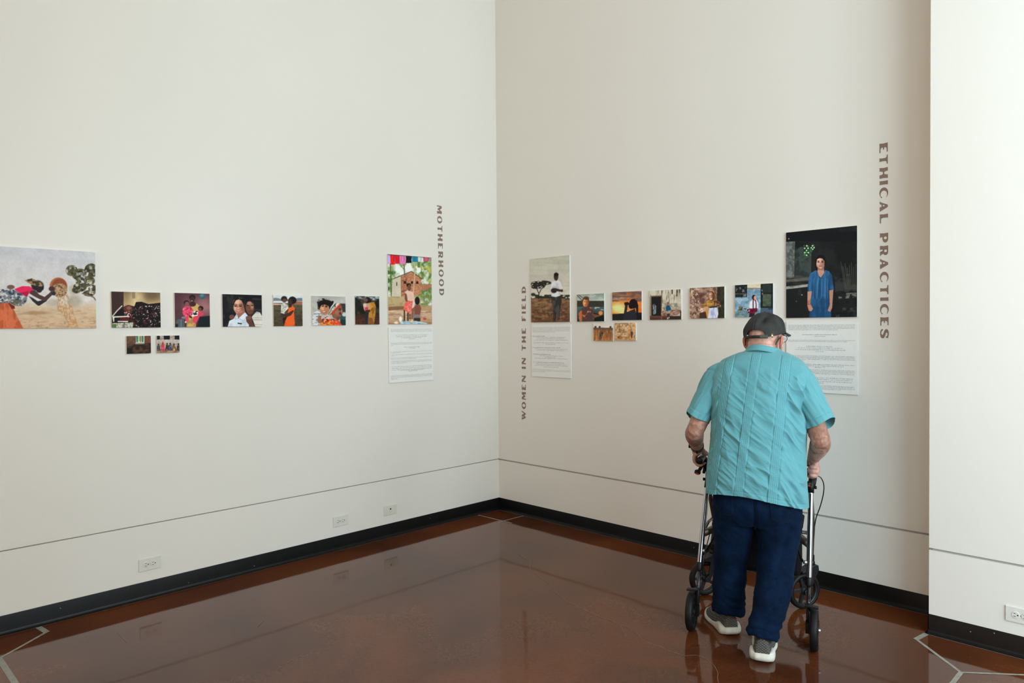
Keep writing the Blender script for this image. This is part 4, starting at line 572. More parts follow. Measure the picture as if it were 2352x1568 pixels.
# ------------------------------------------------------------------ wall lettering
def arc(cx, cy, rx, ry, a0, a1, n=14):
    return [(cx+rx*math.cos(math.radians(a0+(a1-a0)*i/(n-1))), cy+ry*math.sin(math.radians(a0+(a1-a0)*i/(n-1)))) for i in range(n)]
GL_ = {
 'I': [[(0, 0), (1, 0), (.95, .5), (1, 1), (0, 1), (.05, .5)]],
 'E': [[(0, 0), (.93, 0), (1, .08), (.92, .13), (.62, .12), (.48, .2), (.43, .34), (.46, .42), (.62, .45), (.70, .5), (.62, .55), (.46, .58), (.43, .68), (.48, .82), (.6, .88), (.86, .88), (.95, .93), (.9, 1), (0, 1), (.04, .5)]],
 'F': [[(0, 0), (.46, 0), (.43, .2), (.44, .38), (.55, .43), (.68, .45), (.72, .52), (.62, .55), (.46, .58), (.43, .7), (.48, .82), (.6, .88), (.9, .88), (1, .93), (.95, 1), (0, 1), (.04, .5)]],
 'L': [[(0, 0), (.93, 0), (1, .1), (.9, .14), (.6, .13), (.45, .2), (.40, .4), (.40, .8), (.42, 1), (0, 1), (.04, .5)]],
 'T': [[(.31, 0), (.69, 0), (.65, .3), (.66, .7), (.74, .85), (.95, .88), (1, .94), (.97, 1), (.03, 1), (0, .94), (.05, .88), (.26, .85), (.34, .7), (.35, .3)]],
 'H': [[(0, 0), (.33, 0), (.34, .2), (.38, .36), (.46, .42), (.54, .42), (.62, .36), (.66, .2), (.67, 0), (1, 0), (.96, .5), (1, 1), (.67, 1), (.66, .8), (.62, .62), (.54, .56), (.46, .56), (.38, .62), (.34, .8), (.33, 1), (0, 1), (.04, .5)]],
 'O': [arc(.5, .5, .5, .53, 0, 345, 24), arc(.5, .5, .22, .40, 0, 345, 24)],
 'D': [[(0, 0), (.5, 0)]+arc(.5, .5, .5, .5, -80, 80, 14)+[(.5, 1), (0, 1), (.03, .5)], [(.36, .13), (.45, .12)]+arc(.45, .5, .24, .38, -80, 80, 12)+[(.45, .88), (.36, .87)]],
 'C': [arc(.52, .5, .52, .53, 35, 318, 26)+[(1, .17), (.97, .28), (.88, .27)]+arc(.66, .5, .36, .40, 305, 45, 18)[0:]+[(.9, .8), (.98, .86)]],
 'P': [[(0, 0), (.46, 0), (.42, .2), (.42, .32), (.6, .32)]+arc(.6, .66, .4, .34, -80, 85, 12)+[(.5, 1), (0, 1), (.04, .5)], arc(.52, .66, .15, .2, 0, 330, 12)],
 'R': [[(0, 0), (.40, 0), (.37, .2), (.42, .36), (.5, .32), (.62, .0), (1.0, 0), (1.02, .08), (.93, .12), (.80, .38), (.95, .56), (.95, .8), (.82, .96), (.6, 1), (0, 1), (.04, .5)], arc(.53, .68, .14, .18, 0, 330, 12)],
 'A': [[(0, 0), (.25, 0), (.27, .1), (.34, .22), (.52, .22), (.56, .1), (.55, 0), (1, 0), (1, .06), (.88, .3), (.62, .95), (.5, 1), (.36, .95), (.1, .2), (0, .08)], arc(.43, .47, .08, .13, 0, 330, 10)],
 'N': [[(0, 0), (.22, 0), (.2, .1), (.22, .6), (.72, 0), (1, 0), (.96, .5), (1, 1), (.78, 1), (.8, .9), (.78, .42), (.32, 1), (0, 1), (.04, .5)]],
 'M': [[(0, 0), (.16, 0), (.15, .1), (.18, .62), (.42, .12), (.5, .1), (.68, .6), (.7, .15), (.68, 0), (1, 0), (.97, .5), (1, 1), (.7, 1), (.52, .55), (.32, 1), (.05, 1)]],
 'W': [[(0, 1), (.02, .9), (.24, .05), (.36, 0), (.5, .42), (.62, .02), (.74, .03), (.97, .86), (1, 1), (.88, 1), (.84, .9), (.72, .42), (.62, .72), (.56, 1), (.3, 1), (.33, .9), (.4, .68), (.33, .42), (.26, .85), (.28, 1)]],
 'S': [[(.02, .30), (.05, .1), (.3, -.03), (.6, -.03), (.9, .06), (1.0, .28), (.93, .46), (.72, .58), (.42, .68), (.38, .78), (.5, .88), (.72, .84), (.82, .68), (.93, .68), (.96, .95), (.8, .96), (.6, 1.03), (.32, 1.02), (.08, .9), (.02, .7), (.12, .54), (.36, .42), (.6, .33), (.63, .2), (.48, .1), (.28, .14), (.14, .31)]],
}
m_let = mat('brown_wall_lettering', (0.255, 0.165, 0.125), 0.55, noise=(14, 0.12))
_letters = {}
def letter_mesh(ch):
    if ch in _letters: return _letters[ch]
    cu = bpy.data.curves.new('glyph', 'CURVE'); cu.dimensions = '2D'; cu.fill_mode = 'BOTH'; cu.extrude = 0.5
    for loop in GL_[ch]:
        sp = cu.splines.new('POLY'); sp.points.add(len(loop)-1)
        for pt, (x, y) in zip(sp.points, loop): pt.co = (x, y, 0, 1)
        sp.use_cyclic_u = True
    ob = bpy.data.objects.new('glyph', cu); COL.objects.link(ob)
    dg = bpy.context.evaluated_depsgraph_get(); me = bpy.data.meshes.new_from_object(ob.evaluated_get(dg)); me.name = 'letter'
    bpy.data.objects.remove(ob); bpy.data.curves.remove(cu); me.materials.clear(); me.materials.append(m_let); _letters[ch] = me; return me
def lettering(origin, ax, up, out, spans, cap, label):
    """spans: (letter, start, end) metres along ax from origin"""
    ax, up, out = Vector(ax), Vector(up), Vector(out); root = empty('wall_lettering')
    root.matrix_world = Matrix.Translation(origin); tag(root, label, 'lettering', 'vertical section titles on the walls')
    for ch, a, b in spans:
        o = bpy.data.objects.new('letter', letter_mesh(ch)); COL.objects.link(o); o.parent = root; p = ax*a+out*0.0009
        X, Y, Z = ax*(b-a), up*cap, out*0.0012
        o.matrix_local = Matrix(((X.x, Y.x, Z.x, p.x), (X.y, Y.y, Z.y, p.y), (X.z, Y.z, Z.z, p.z), (0, 0, 0, 1)))
def spans(txt, pairs, s): a0 = pairs[0][0]; return [(c, (a-a0)*s, (b-a0)*s) for c, (a, b) in zip(txt, pairs)]
zm = 0.7108/((1478-75))
lettering((0, -0.657, 2.5303), (0, 0.024, -1), (0, 1, 0.0), (1, 0, 0), spans('MOTHERHOOD', [(75, 205), (238, 355), (388, 487), (518, 628), (662, 752), (790, 893), (930, 1035), (1070, 1188), (1220, 1337), (1373, 1478)], zm), 0.0478, 'brown vertical lettering reading MOTHERHOOD on the left wall')
def yp(zs, o, s): return [(o+a/s, o+b/s) for a, b in zs]
e = yp([(90, 233), (263, 400), (447, 605), (640, 697), (737, 890), (940, 1085), (1125, 1262), (1403, 1543)], 315, 6.4)+yp([(145, 287), (332, 478), (520, 667), (712, 845), (888, 938), (982, 1130), (1172, 1298), (1340, 1478)], 540, 6.272)
lettering((3.0690, 0, 2.5650), (0.0065, 0, -1), (1, 0, 0), (0, -1, 0), spans('ETHICALPRACTICES', e, 1.0822/(e[-1][1]-e[0][0])), 0.0425, 'brown vertical lettering reading ETHICAL PRACTICES beside the pillar')
wv = yp([(108, 255), (305, 433), (487, 610), (662, 707), (758, 877), (1030, 1157), (1210, 1355), (1403, 1538)], 650, 9.8)+yp([(210, 345), (395, 440), (580, 717), (767, 885), (925, 1087), (1133, 1285), (1323, 1515)], 800, 9.22)
wv = [(-b, -a) for a, b in wv][::-1]
lettering((0.3255, 0, 0.7925), (0.0095, 0, 1), (-1, 0, 0), (0, -1, 0), spans('WOMENINTHEFIELD', wv, 1.104/(wv[-1][1]-wv[0][0])), 0.0445, 'brown vertical lettering reading WOMEN IN THE FIELD near the corner')

# ------------------------------------------------------------------ wall outlets
m_plate = mat('outlet_plastic', (0.72, 0.70, 0.63), 0.35, noise=(30, 0.03)); m_ivory = mat('ivory_plastic', (0.70, 0.68, 0.56), 0.4, noise=(30, 0.04)); m_slot = mat('slot_dark', (0.01, 0.01, 0.01), 0.6); m_screw = mat('screw_metal', (0.5, 0.5, 0.48), 0.3, 0.9)
def pl_box(cx, cy, z0, z1, w, h): return MB().box((cx-w/2, cy-h/2, z0), (cx+w/2, cy+h/2, z1))
def outlet(wall, c, z, label, w=0.122, h=0.0735, y=0.0):
    root = empty('wall_outlet'); M = frame(wall, c, z)
    if y: M[1][3] = y
    root.matrix_world = M; tag(root, label, 'outlet', 'electrical outlets low on the walls')
    bevel(pl_box(0, 0, 0.0005, 0.0065, w, h).build('cover_plate', m_plate, root), 0.003, 3)
    for s in (-1, 1):
        cx = s*0.0195
        r = MB().lathe([(0.0, 0.0085), (0.0155, 0.0085), (0.0168, 0.0075), (0.0168, 0.004)], (cx, 0, 0), (0, 0, 1), 28).build('receptacle', m_plate, root)
        for dx, dy, sw, sh in ((-0.004, 0.0068, 0.0085, 0.0024), (-0.004, -0.0068, 0.0095, 0.0026)):
            b = pl_box(cx+dx, dy, 0.0078, 0.0088, sw, sh).build('slot', m_slot, r)
        MB().lathe([(0.0, 0.0088), (0.0032, 0.0088), (0.0032, 0.007)], (cx+0.0085, 0, 0), (0, 0, 1), 14).build('ground_hole', m_slot, r)
    MB().lathe([(0.0, 0.0075), (0.0026, 0.0073), (0.003, 0.006)], (0, 0, 0), (0, 0, 1), 14).build('screw', m_screw, root)
    return root
outlet('L', -2.8396, 0.2000, 'white double wall outlet furthest left above the black base')
outlet('L', -1.5640, 0.2032, 'white double wall outlet left of the ivory jack plate')
outlet('R', 3.7815, 0.1960, 'white double wall outlet on the bright pillar at the right edge', y=PY)
root = empty('jack_plate'); root.matrix_world = frame('L', -1.1365, 0.2012); tag(root, 'small ivory jack plate on the left wall nearest the corner', 'jack plate')
bevel(pl_box(0, 0, 0.0005, 0.0060, 0.116, 0.0710).build('cover_plate', m_ivory, root), 0.003, 3)
bevel(pl_box(-0.041, -0.002, 0.004, 0.0078, 0.013, 0.048).build('side_latch', m_ivory, root), 0.002, 2); bevel(pl_box(0.046, 0, 0.004, 0.0074, 0.007, 0.046).build('side_latch', m_ivory, root), 0.001, 2)
bevel(pl_box(-0.004, -0.002, 0.004, 0.0085, 0.020, 0.038).build('jack_housing', m_ivory, root), 0.002, 2); pl_box(-0.002, 0.009, 0.006, 0.0089, 0.011, 0.011).build('jack_opening', m_slot, root)

# ------------------------------------------------------------------ rollator walker
MAN_O, MAN_A = (2.80, -1.0, 0.0), math.radians(21)
m_alu = mat('polished_aluminium', (0.50, 0.51, 0.54), 0.27, 1.0); m_bronze = mat('bronze_grey_tube', (0.20, 0.19, 0.17), 0.35, 0.9); m_blk = mat('black_plastic', (0.005, 0.005, 0.0053), 0.42, noise=(30, 0.3), spec=0.25); m_rub = mat('dark_rubber', (0.006, 0.006, 0.006), 0.5, spec=0.22, bump=(120, 0.1, 0.001)); m_rim = mat('grey_wheel_plastic', (0.011, 0.0113, 0.012), 0.42, spec=0.28)
m_bag = mat('black_nylon', (0.004, 0.004, 0.005), 0.8, spec=0.15, bump=(300, 0.3, 0.001)); m_red = mat('red_reflector', (0.45, 0.055, 0.015), 0.25, coat=0.6); m_tubeblk = mat('black_painted_tube', (0.010, 0.010, 0.011), 0.22, spec=0.6)
W = empty('rollator_walker', MAN_O, (0, 0, MAN_A)); tag(W, 'four-wheeled silver and black rollator walker the man is pushing', 'walker')
def wheel(c, ax, name='wheel'):
    """8 inch spoked wheel; c centre, ax axle direction"""
    c, ax = Vector(c), Vector(ax).normalized(); u = Vector((0, 0, 1)); w = ax.cross(u)
    mb = MB(); mb.lathe([(0.076, -0.013), (0.080, -0.014), (0.080, 0.014), (0.076, 0.013), (0.072, 0.009), (0.072, -0.009), (0.076, -0.013)], c, ax, 40)
    mb.lathe([(0.0, 0.020), (0.015, 0.020), (0.021, 0.014), (0.021, -0.014), (0.015, -0.020), (0.0, -0.020)], c, ax, 24)
    for k in range(5):
        a = 2*math.pi*k/5+0.3; d = u*math.cos(a)+w*math.sin(a); s = ax.cross(d)
        mb.add([c+d*0.018+s*q*0.0095+ax*e*0.009 for q in (-1, 1) for e in (-1, 1)]+[c+d*0.075+s*q*0.0065+ax*e*0.007 for q in (-1, 1) for e in (-1, 1)], [(0, 1, 3, 2), (4, 6, 7, 5), (0, 4, 5, 1), (2, 3, 7, 6), (1, 5, 7, 3), (0, 2, 6, 4)])
    o = autosmooth(mb.build(name, m_rim, W), 0.6)
    r, hw = 0.1, 0.0185
    prof = [(0.0785, -0.015), (0.0800, -hw), (0.088, -hw), (0.0955, -hw*0.82), (0.0993, -hw*0.45), (r, 0), (0.0993, hw*0.45), (0.0955, hw*0.82), (0.088, hw), (0.0800, hw), (0.0785, 0.015)]
    MB().lathe(prof, c, ax, 56).build('tire', m_rub, o, True)
    MB().lathe([(0.0, 0.030), (0.004, 0.030), (0.0075, 0.028), (0.0075, 0.018)], c, ax, 14).build('axle_bolt', m_screw, o, True)
    return o
wheel((0.292, 0.034, 0.1), (1, 0, 0)); wheel((-0.289, 0.046, 0.1), (-1, 0, 0))
SW = math.radians(42); sd = Vector((math.cos(SW), math.sin(SW), 0)); sn = Vector((math.sin(SW), -math.cos(SW), 0))       # front casters swivelled
FW = {1: Vector((0.226, 0.575, 0.1)), -1: Vector((-0.306, 0.572, 0.1))}
for s in (1, -1): wheel(FW[s], sn)
STEM = {s: FW[s]+sd*0.052+Vector((0, 0, 0.130)) for s in (1, -1)}
# rear legs: silver upper tube in a black clamp over a thinner black extension
RL = {-1: [(-0.263, 0.050, 0.090), (-0.2575, 0.10, 0.325), (-0.245, 0.15, 0.532), (-0.234, 0.20, 0.705), (-0.231, 0.222, 0.755)], 1: [(0.264, 0.045, 0.090), (0.267, 0.10, 0.315), (0.270, 0.15, 0.520), (0.2725, 0.20, 0.722), (0.274, 0.212, 0.765)]}
for s in (-1, 1):
    P = RL[s]
    lg = MB().tube(P[1:], 0.0135, 20).build('rear_leg', m_alu, W, True); autosmooth(lg, 0.9)
    MB().tube([Vector(p)+Vector((0.0140*s*0, -0.0128, 0)) for p in P[1:4]], 0.0030, 8).build('edge_bead', m_tubeblk, lg, True)
    MB().tube([P[0], P[1]], 0.0098, 16).build('leg_extension', m_tubeblk, lg, True)
    d = (Vector(P[1])-Vector(P[0])).normalized(); MB().tube([Vector(P[1])-d*0.028, Vector(P[1])-d*0.024, Vector(P[1])+d*0.010, Vector(P[1])+d*0.014], [0.0150, 0.0165, 0.0165, 0.0150], 18).build('clamp_sleeve', m_blk, lg, True)
    cx = 0.292 if s > 0 else -0.289; cy = 0.034 if s > 0 else 0.046
    autosmooth(MB().obb((P[0][0], P[0][1]-0.002, 0.105), (0.011, 0, 0), (0, 0.016, 0), (0, 0, 0.026)).tube([(P[0][0], P[0][1], 0.1), (cx-s*0.016, cy, 0.1)], 0.010, 12).build('axle_bracket', m_blk, lg), 0.7)
    # brake shoe above the rear wheel
    bp = MB().obb((cx-s*0.010, cy-0.020, 0.218), (0.030, 0, -0.003*s), (0, 0.014, 0), (0, 0, 0.0045)); bp.tube([(P[0][0]+s*0.002, cy, 0.222), (P[0][0]+s*0.004, P[0][1]+0.004, 0.190)], 0.006, 10)
    bevel(bp.build('brake_shoe', m_blk, W), 0.002, 2)
    # front leg, caster stem and one-sided fork
    fl = MB().tube([(P[3][0]-s*0.002, 0.235, 0.715), (P[3][0]+s*0.001, 0.36, 0.585), (P[3][0]+s*0.002, 0.47, 0.47), ((P[3][0]+STEM[s].x)/2, 0.55, 0.375), (STEM[s].x, STEM[s].y, 0.295), (STEM[s].x, STEM[s].y, 0.225)], 0.0125, 16).build('front_leg', m_bronze, W, True)
    st = STEM[s]
    MB().lathe([(0.0, 0.065), (0.013, 0.065), (0.0165, 0.058), (0.0165, 0.034), (0.0145, 0.030), (0.0185, 0.026), (0.0185, 0.0), (0.0, 0.0)], st, (0, 0, 1), 22).build('stem_cap', m_blk, fl, True)
    off = sn*(0.029)
    fk = MB(); A = st+Vector((0, 0, 0.014)); hub = FW[s]
    prof = [(0.052+0.022, 0.140), (0.052-0.010, 0.143), (0.015, 0.128), (-0.028, 0.116), (-0.030, 0.104), (0.020, 0.098), (0.006, 0.020), (-0.016, 0.004), (-0.014, -0.014), (0.002, -0.020), (0.018, -0.010), (0.052, 0.070), (0.078, 0.112)]
    for sg in (1,):
        V = [hub+sd*a+Vector((0, 0, z))+sn*e for e in (0.022, 0.032) for a, z in prof]; n = len(prof)
        fk.add(V, [tuple(range(n))[::-1], tuple(range(n, 2*n))]+[(i, (i+1) % n, n+(i+1) % n, n+i) for i in range(n)])
    top = [(0.074, 0.112), (0.074, 0.140), (0.042, 0.143), (0.015, 0.128), (-0.028, 0.116), (-0.030, 0.106), (0.015, 0.112)]; V = [hub+sd*a+Vector((0, 0, z))+sn*e for e in (-0.024, 0.028) for a, z in top]; n = len(top)
    fk.add(V, [tuple(range(n))[::-1], tuple(range(n, 2*n))]+[(i, (i+1) % n, n+(i+1) % n, n+i) for i in range(n)])
    bevel(fk.build('caster_fork', m_rim, W), 0.003, 2)
    # handle: stem, grip, brake lever, knob
    G = Vector((P[4][0]+(-0.040 if s < 0 else -0.001), 0.0, 0.848 if s < 0 else 0.826)); y0, y1 = (0.185 if s < 0 else 0.205), 0.315
    stem = MB().tube([P[3], P[4], (P[4][0]-s*0.0+(-0.004 if s < 0 else 0.003), 0.255, 0.800), (G.x+s*-0.012, 0.300, G.z-0.010), (G.x, 0.315, G.z)], [0.0155, 0.0155, 0.0135, 0.0135, 0.0135], 16).build('handle_stem', m_blk, W, True)
    gr = MB().tube([(G.x, y1+0.02, G.z), (G.x, y1, G.z), (G.x, y1-0.004, G.z), (G.x, y0+0.012, G.z), (G.x, y0+0.003, G.z), (G.x, y0, G.z)], [0.0135, 0.0140, 0.0172, 0.0180, 0.0170, 0.0130], 22).build('handle_grip', m_blk, W, True); autosmooth(gr, 0.7)
    lv = MB()
    le = Vector((G.x-0.012 if s < 0 else G.x-0.012, 0.195, 0.782 if s < 0 else 0.762))
    lv.tube([(G.x+0.004, 0.300, G.z-0.020), (G.x+0.002, 0.262, G.z-0.034), (G.x-0.004, 0.228, G.z-0.052), le+Vector((0.001, 0.010, 0.004))], [0.010, 0.0105, 0.0095, 0.0085], 14, flat=0.8)
    lv.tube([(G.x+0.018, 0.290, G.z-0.022), (G.x+0.017, 0.258, G.z-0.045), (G.x+0.014, 0.236, G.z-0.072)], [0.009, 0.0095, 0.0075], 12)
    lever = lv.build('brake_lever', m_blk, W, True)
    MB().lathe([(0.0, -0.004), (0.0150, -0.004), (0.0165, 0.0), (0.0165, 0.010), (0.013, 0.014), (0.0, 0.016)], le, (0.1, 0.50, 0.86), 22).build('lever_end', m_blk, lever, True)
    MB().lathe([(0.0, -0.0085), (0.009, -0.0075), (0.0125, -0.0045), (0.0125, -0.002)], le, (0.1, 0.50, 0.86), 22).build('reflector', m_red, lever, True)
    kx = P[4][0]+s*0.0; MB().tube([(kx, 0.216, 0.748), (kx+s*0.022, 0.213, 0.748), (kx+s*0.026, 0.213, 0.748)], [0.005, 0.0085, 0.0075], 12).build('height_knob', m_blk, W, True)
    # folding side arms between rear and front legs
    MB().tube([(P[2][0], 0.148, 0.490), (P[2][0]-s*0.002, 0.30, 0.50), (P[2][0]-s*0.004, 0.455, 0.485)], 0.008, 12).build('side_brace', m_bronze, W, True)
    MB().tube([(P[1][0]-s*0.014, 0.115, 0.395), (P[1][0]-s*0.032, 0.13, 0.398), (P[1][0]-s*0.050, 0.17, 0.43), (P[1][0]-s*0.060, 0.20, 0.455)], [0.0065, 0.0065, 0.0045, 0.0045], 10).build('lock_rod', m_blk, W, True)
    MB().tube([(P[1][0]-s*0.010, 0.115, 0.395), (P[1][0]-s*0.026, 0.118, 0.396)], 0.0095, 12).build('rod_collar', m_screw, W, True)
# arched cross tube that carries the seat
MB().tube([(-0.243, 0.150, 0.478), (-0.222, 0.165, 0.486), (-0.190, 0.205, 0.500), (-0.120, 0.235, 0.512), (0.015, 0.245, 0.516), (0.150, 0.235, 0.512), (0.215, 0.205, 0.500), (0.248, 0.165, 0.484), (0.268, 0.150, 0.474)], 0.0185, 18).build('cross_tube', m_bronze, W, True)
bevel(MB().box((-0.20, 0.235, 0.524), (0.235, 0.47, 0.548)).build('seat', m_bag, W), 0.010, 3)
bg = MB(); bg.box((-0.185, 0.27, 0.265), (0.225, 0.455, 0.520)); bevel(bg.build('storage_bag', m_bag, W), 0.03, 4)
MB().tube([(-0.23, 0.50, 0.44), (0.0, 0.515, 0.44), (0.27, 0.50, 0.44)], 0.010, 12).build('front_cross_bar', m_bronze, W, True)
for s in (1, -1):
    x = 0.0
    if s > 0: pts = [(0.281, 0.255, 0.806), (0.298, 0.26, 0.801), (0.320, 0.27, 0.786), (0.332, 0.29, 0.745), (0.328, 0.32, 0.69), (0.313, 0.355, 0.62), (0.294, 0.385, 0.555), (0.286, 0.41, 0.50), (0.278, 0.30, 0.42), (0.272, 0.12, 0.30), (0.272, 0.055, 0.225)]
    else: pts = [(-0.262, 0.28, 0.80), (-0.243, 0.315, 0.77), (-0.222, 0.33, 0.70), (-0.214, 0.335, 0.60), (-0.222, 0.32, 0.50), (-0.238, 0.22, 0.40), (-0.247, 0.13, 0.30), (-0.262, 0.065, 0.225)]
    c = crom(pts, 60); MB().tube([tuple(p) for p in c], 0.0027, 8).build('brake_cable', m_tubeblk, W, True)

# ------------------------------------------------------------------ the man (local frame: x right, y forward, z up)
from mathutils.bvhtree import BVHTree
MAN = empty('person', MAN_O, (0, 0, MAN_A)); tag(MAN, 'man seen from behind in a turquoise shirt, dark cap and jeans, leaning on a walker', 'person')
def grid_mesh(name, P, m, parent, closed=True, smooth=True):
    """P: (rows, cols, 3) array; columns wrap when closed"""
    nr, nc = P.shape[:2]; i = np.arange(nr*nc).reshape(nr, nc); j = np.roll(i, -1, 1) if closed else i[:, 1:]; k = i if closed else i[:, :-1]
    F = np.stack([k[:-1].ravel(), j[:-1].ravel(), j[1:].ravel(), k[1:].ravel()], 1)
    me = bpy.data.meshes.new(name); me.vertices.add(nr*nc); me.vertices.foreach_set('co', P.reshape(-1).astype(np.float32)); me.loops.add(F.size); me.loops.foreach_set('vertex_index', F.ravel().astype(np.int32))
    me.polygons.add(len(F)); me.polygons.foreach_set('loop_start', (np.arange(len(F))*4).astype(np.int32)); me.update(calc_edges=True)
    if smooth: me.polygons.foreach_set('use_smooth', np.ones(len(F), bool))
    if m: me.materials.append(m)
    o = bpy.data.objects.new(name, me); COL.objects.link(o); o.parent = parent
    return o
def gnormal(P):
    du = np.roll(P, -1, 1)-np.roll(P, 1, 1); dv = np.gradient(P, axis=0); n = np.cross(du, dv); return n/np.maximum(np.linalg.norm(n, axis=2, keepdims=True), 1e-9)
def solidify(o, t, off=-1):
    s = o.modifiers.new('solidify', 'SOLIDIFY'); s.thickness = t; s.offset = off; return o
def fuse(name, mb, voxel, smooth_it, m, parent):
    """join closed overlapping shapes into one continuous surface"""
    tmp = mesh('tmp', mb.v, mb.f); r = tmp.modifiers.new('r', 'REMESH'); r.mode = 'VOXEL'; r.voxel_size = voxel; r.use_smooth_shade = True
    s = tmp.modifiers.new('s', 'SMOOTH'); s.factor = 0.5; s.iterations = smooth_it
    me = bpy.data.meshes.new_from_object(tmp.evaluated_get(bpy.context.evaluated_depsgraph_get())); me.name = name; bpy.data.objects.remove(tmp)
    me.materials.clear(); me.materials.append(m); me.polygons.foreach_set('use_smooth', np.ones(len(me.polygons), bool))
    o = bpy.data.objects.new(name, me); COL.objects.link(o); o.parent = parent; return o
def vco(me): a = np.empty(len(me.vertices)*3, np.float32); me.vertices.foreach_get('co', a); return a.reshape(-1, 3).astype(float)
def vno(me): a = np.empty(len(me.vertices)*3, np.float32); me.vertices.foreach_get('normal', a); return a.reshape(-1, 3).astype(float)
def setco(me, P): me.vertices.foreach_set('co', P.astype(np.float32).ravel()); me.update()
def limb(mb, pts, n=24, seg=20):
    """pts: (x, y, z, r); smooth tapering closed tube"""
    c = crom(pts, n); mb.tube([tuple(p[:3]) for p in c], [float(p[3]) for p in c], seg)
def ellipsoid(mb, c, r, M=None, seg=24, rings=14):
    c = Vector(c); V = []; 
    for i in range(1, rings):
        t = math.pi*i/rings
        for k in range(seg):
            a = 2*math.pi*k/seg; v = Vector((r[0]*math.sin(t)*math.cos(a), r[1]*math.sin(t)*math.sin(a), r[2]*math.cos(t))); V.append(c+(M @ v if M else v))
    top = Vector((0, 0, r[2])); V += [c+(M @ top if M else top), c-(M @ top if M else top)]; n = (rings-1)*seg
    F = [(i*seg+k, (i+1)*seg+k, (i+1)*seg+(k+1) % seg, i*seg+(k+1) % seg) for i in range(rings-2) for k in range(seg)]
    F += [(n, k, (k+1) % seg) for k in range(seg)]+[(n+1, (rings-2)*seg+(k+1) % seg, (rings-2)*seg+k) for k in range(seg)]
    mb.add(V, F)
# ---- head frame
HC = Vector((0.050, 0.285, 1.516)); HM = (Matrix.Rotation(math.radians(-22), 3, 'Z') @ Matrix.Rotation(math.radians(-6), 3, 'X') @ Matrix.Rotation(math.radians(-2), 3, 'Y'))
def hp(x, y, z): return HC+HM @ Vector((x, y, z))
# ---- body: one continuous surface
def skin_material():
    m = bpy.data.materials.new('skin'); m.use_nodes = True; nt = m.node_tree; b = nt.nodes['Principled BSDF']; L = nt.links.new
    a = nt.nodes.new('ShaderNodeAttribute'); a.attribute_name = 'tone'; tc = nt.nodes.new('ShaderNodeTexCoord')
    n = nt.nodes.new('ShaderNodeTexNoise'); n.inputs['Scale'].default_value = 60; n.inputs['Detail'].default_value = 6; L(tc.outputs['Object'], n.inputs['Vector'])
    cr = nt.nodes.new('ShaderNodeValToRGB'); cr.color_ramp.elements[0].position = 0.3; cr.color_ramp.elements[0].color = (0.72, 0.62, 0.58, 1); cr.color_ramp.elements[1].position = 0.65; cr.color_ramp.elements[1].color = (1.08, 1.05, 1.04, 1); L(n.outputs['Fac'], cr.inputs['Fac'])
    mx = nt.nodes.new('ShaderNodeMixRGB'); mx.blend_type = 'MULTIPLY'; mx.inputs[0].default_value = 0.75; L(a.outputs['Color'], mx.inputs[1]); L(cr.outputs['Color'], mx.inputs[2]); L(mx.outputs[0], b.inputs['Base Color'])
    b.inputs['Roughness'].default_value = 0.5; b.inputs['Subsurface Weight'].default_value = 0.08; b.inputs['Subsurface Radius'].default_value = (0.01, 0.004, 0.002)
    n2 = nt.nodes.new('ShaderNodeTexNoise'); n2.inputs['Scale'].default_value = 220; n2.inputs['Detail'].default_value = 3; L(tc.outputs['Object'], n2.inputs['Vector'])
    bp = nt.nodes.new('ShaderNodeBump'); bp.inputs['Strength'].default_value = 0.35; bp.inputs['Distance'].default_value = 0.002; L(n2.outputs['Fac'], bp.inputs['Height']); L(bp.outputs['Normal'], b.inputs['Normal'])
    return m
m_skin = skin_material()
B = MB()
ellipsoid(B, hp(0, -0.004, 0.000), (0.080, 0.097, 0.086), HM); ellipsoid(B, hp(0, 0.022, -0.050), (0.068, 0.080, 0.088), HM); ellipsoid(B, hp(0, 0.060, -0.110), (0.034, 0.036, 0.026), HM)
ellipsoid(B, hp(0, -0.045, -0.060), (0.070, 0.050, 0.050), HM)
limb(B, [(*hp(0, 0.098, 0.010), 0.010), (*hp(0, 0.112, -0.018), 0.013), (*hp(0, 0.116, -0.035), 0.016), (*hp(0, 0.098, -0.042), 0.012)], 10, 12)
ellipsoid(B, hp(0, 0.092, 0.018), (0.050, 0.016, 0.012), HM); ellipsoid(B, hp(0, 0.096, -0.066), (0.026, 0.012, 0.009), HM); ellipsoid(B, hp(0, 0.094, -0.080), (0.023, 0.012, 0.008), HM)
for s in (-1, 1):
    ellipsoid(B, hp(s*0.040, 0.082, -0.030), (0.026, 0.020, 0.022), HM)
    E = HM @ Matrix.Rotation(math.radians(s*30), 3, 'Z') @ Matrix.Rotation(math.radians(s*8), 3, 'Y')
    ellipsoid(B, hp(s*0.094, -0.014, -0.045), (0.0085, 0.024, 0.037), E); ellipsoid(B, hp(s*0.098, -0.022, -0.036), (0.0075, 0.018, 0.028), E); ellipsoid(B, hp(s*0.090, -0.006, -0.078), (0.008, 0.012, 0.014), E)
limb(B, [(*hp(0, -0.022, -0.045), 0.072), (*hp(0, -0.030, -0.080), 0.071), (0.047, 0.220, 1.405), (0.042, 0.205, 1.36)] if False else [(*hp(0, -0.020, -0.040), 0.070), (*hp(0, -0.026, -0.085), 0.070), (0.047, 0.218, 1.405, 0.073), (0.042, 0.200, 1.350, 0.085)], 12, 24)
limb(B, [(0.040, 0.195, 1.36, 0.085), (0.036, 0.165, 1.25, 0.125), (0.033, 0.12, 1.08, 0.135), (0.030, 0.07, 0.90, 0.135), (0.030, 0.04, 0.72, 0.13), (0.030, 0.04, 0.62, 0.10)], 20, 24)
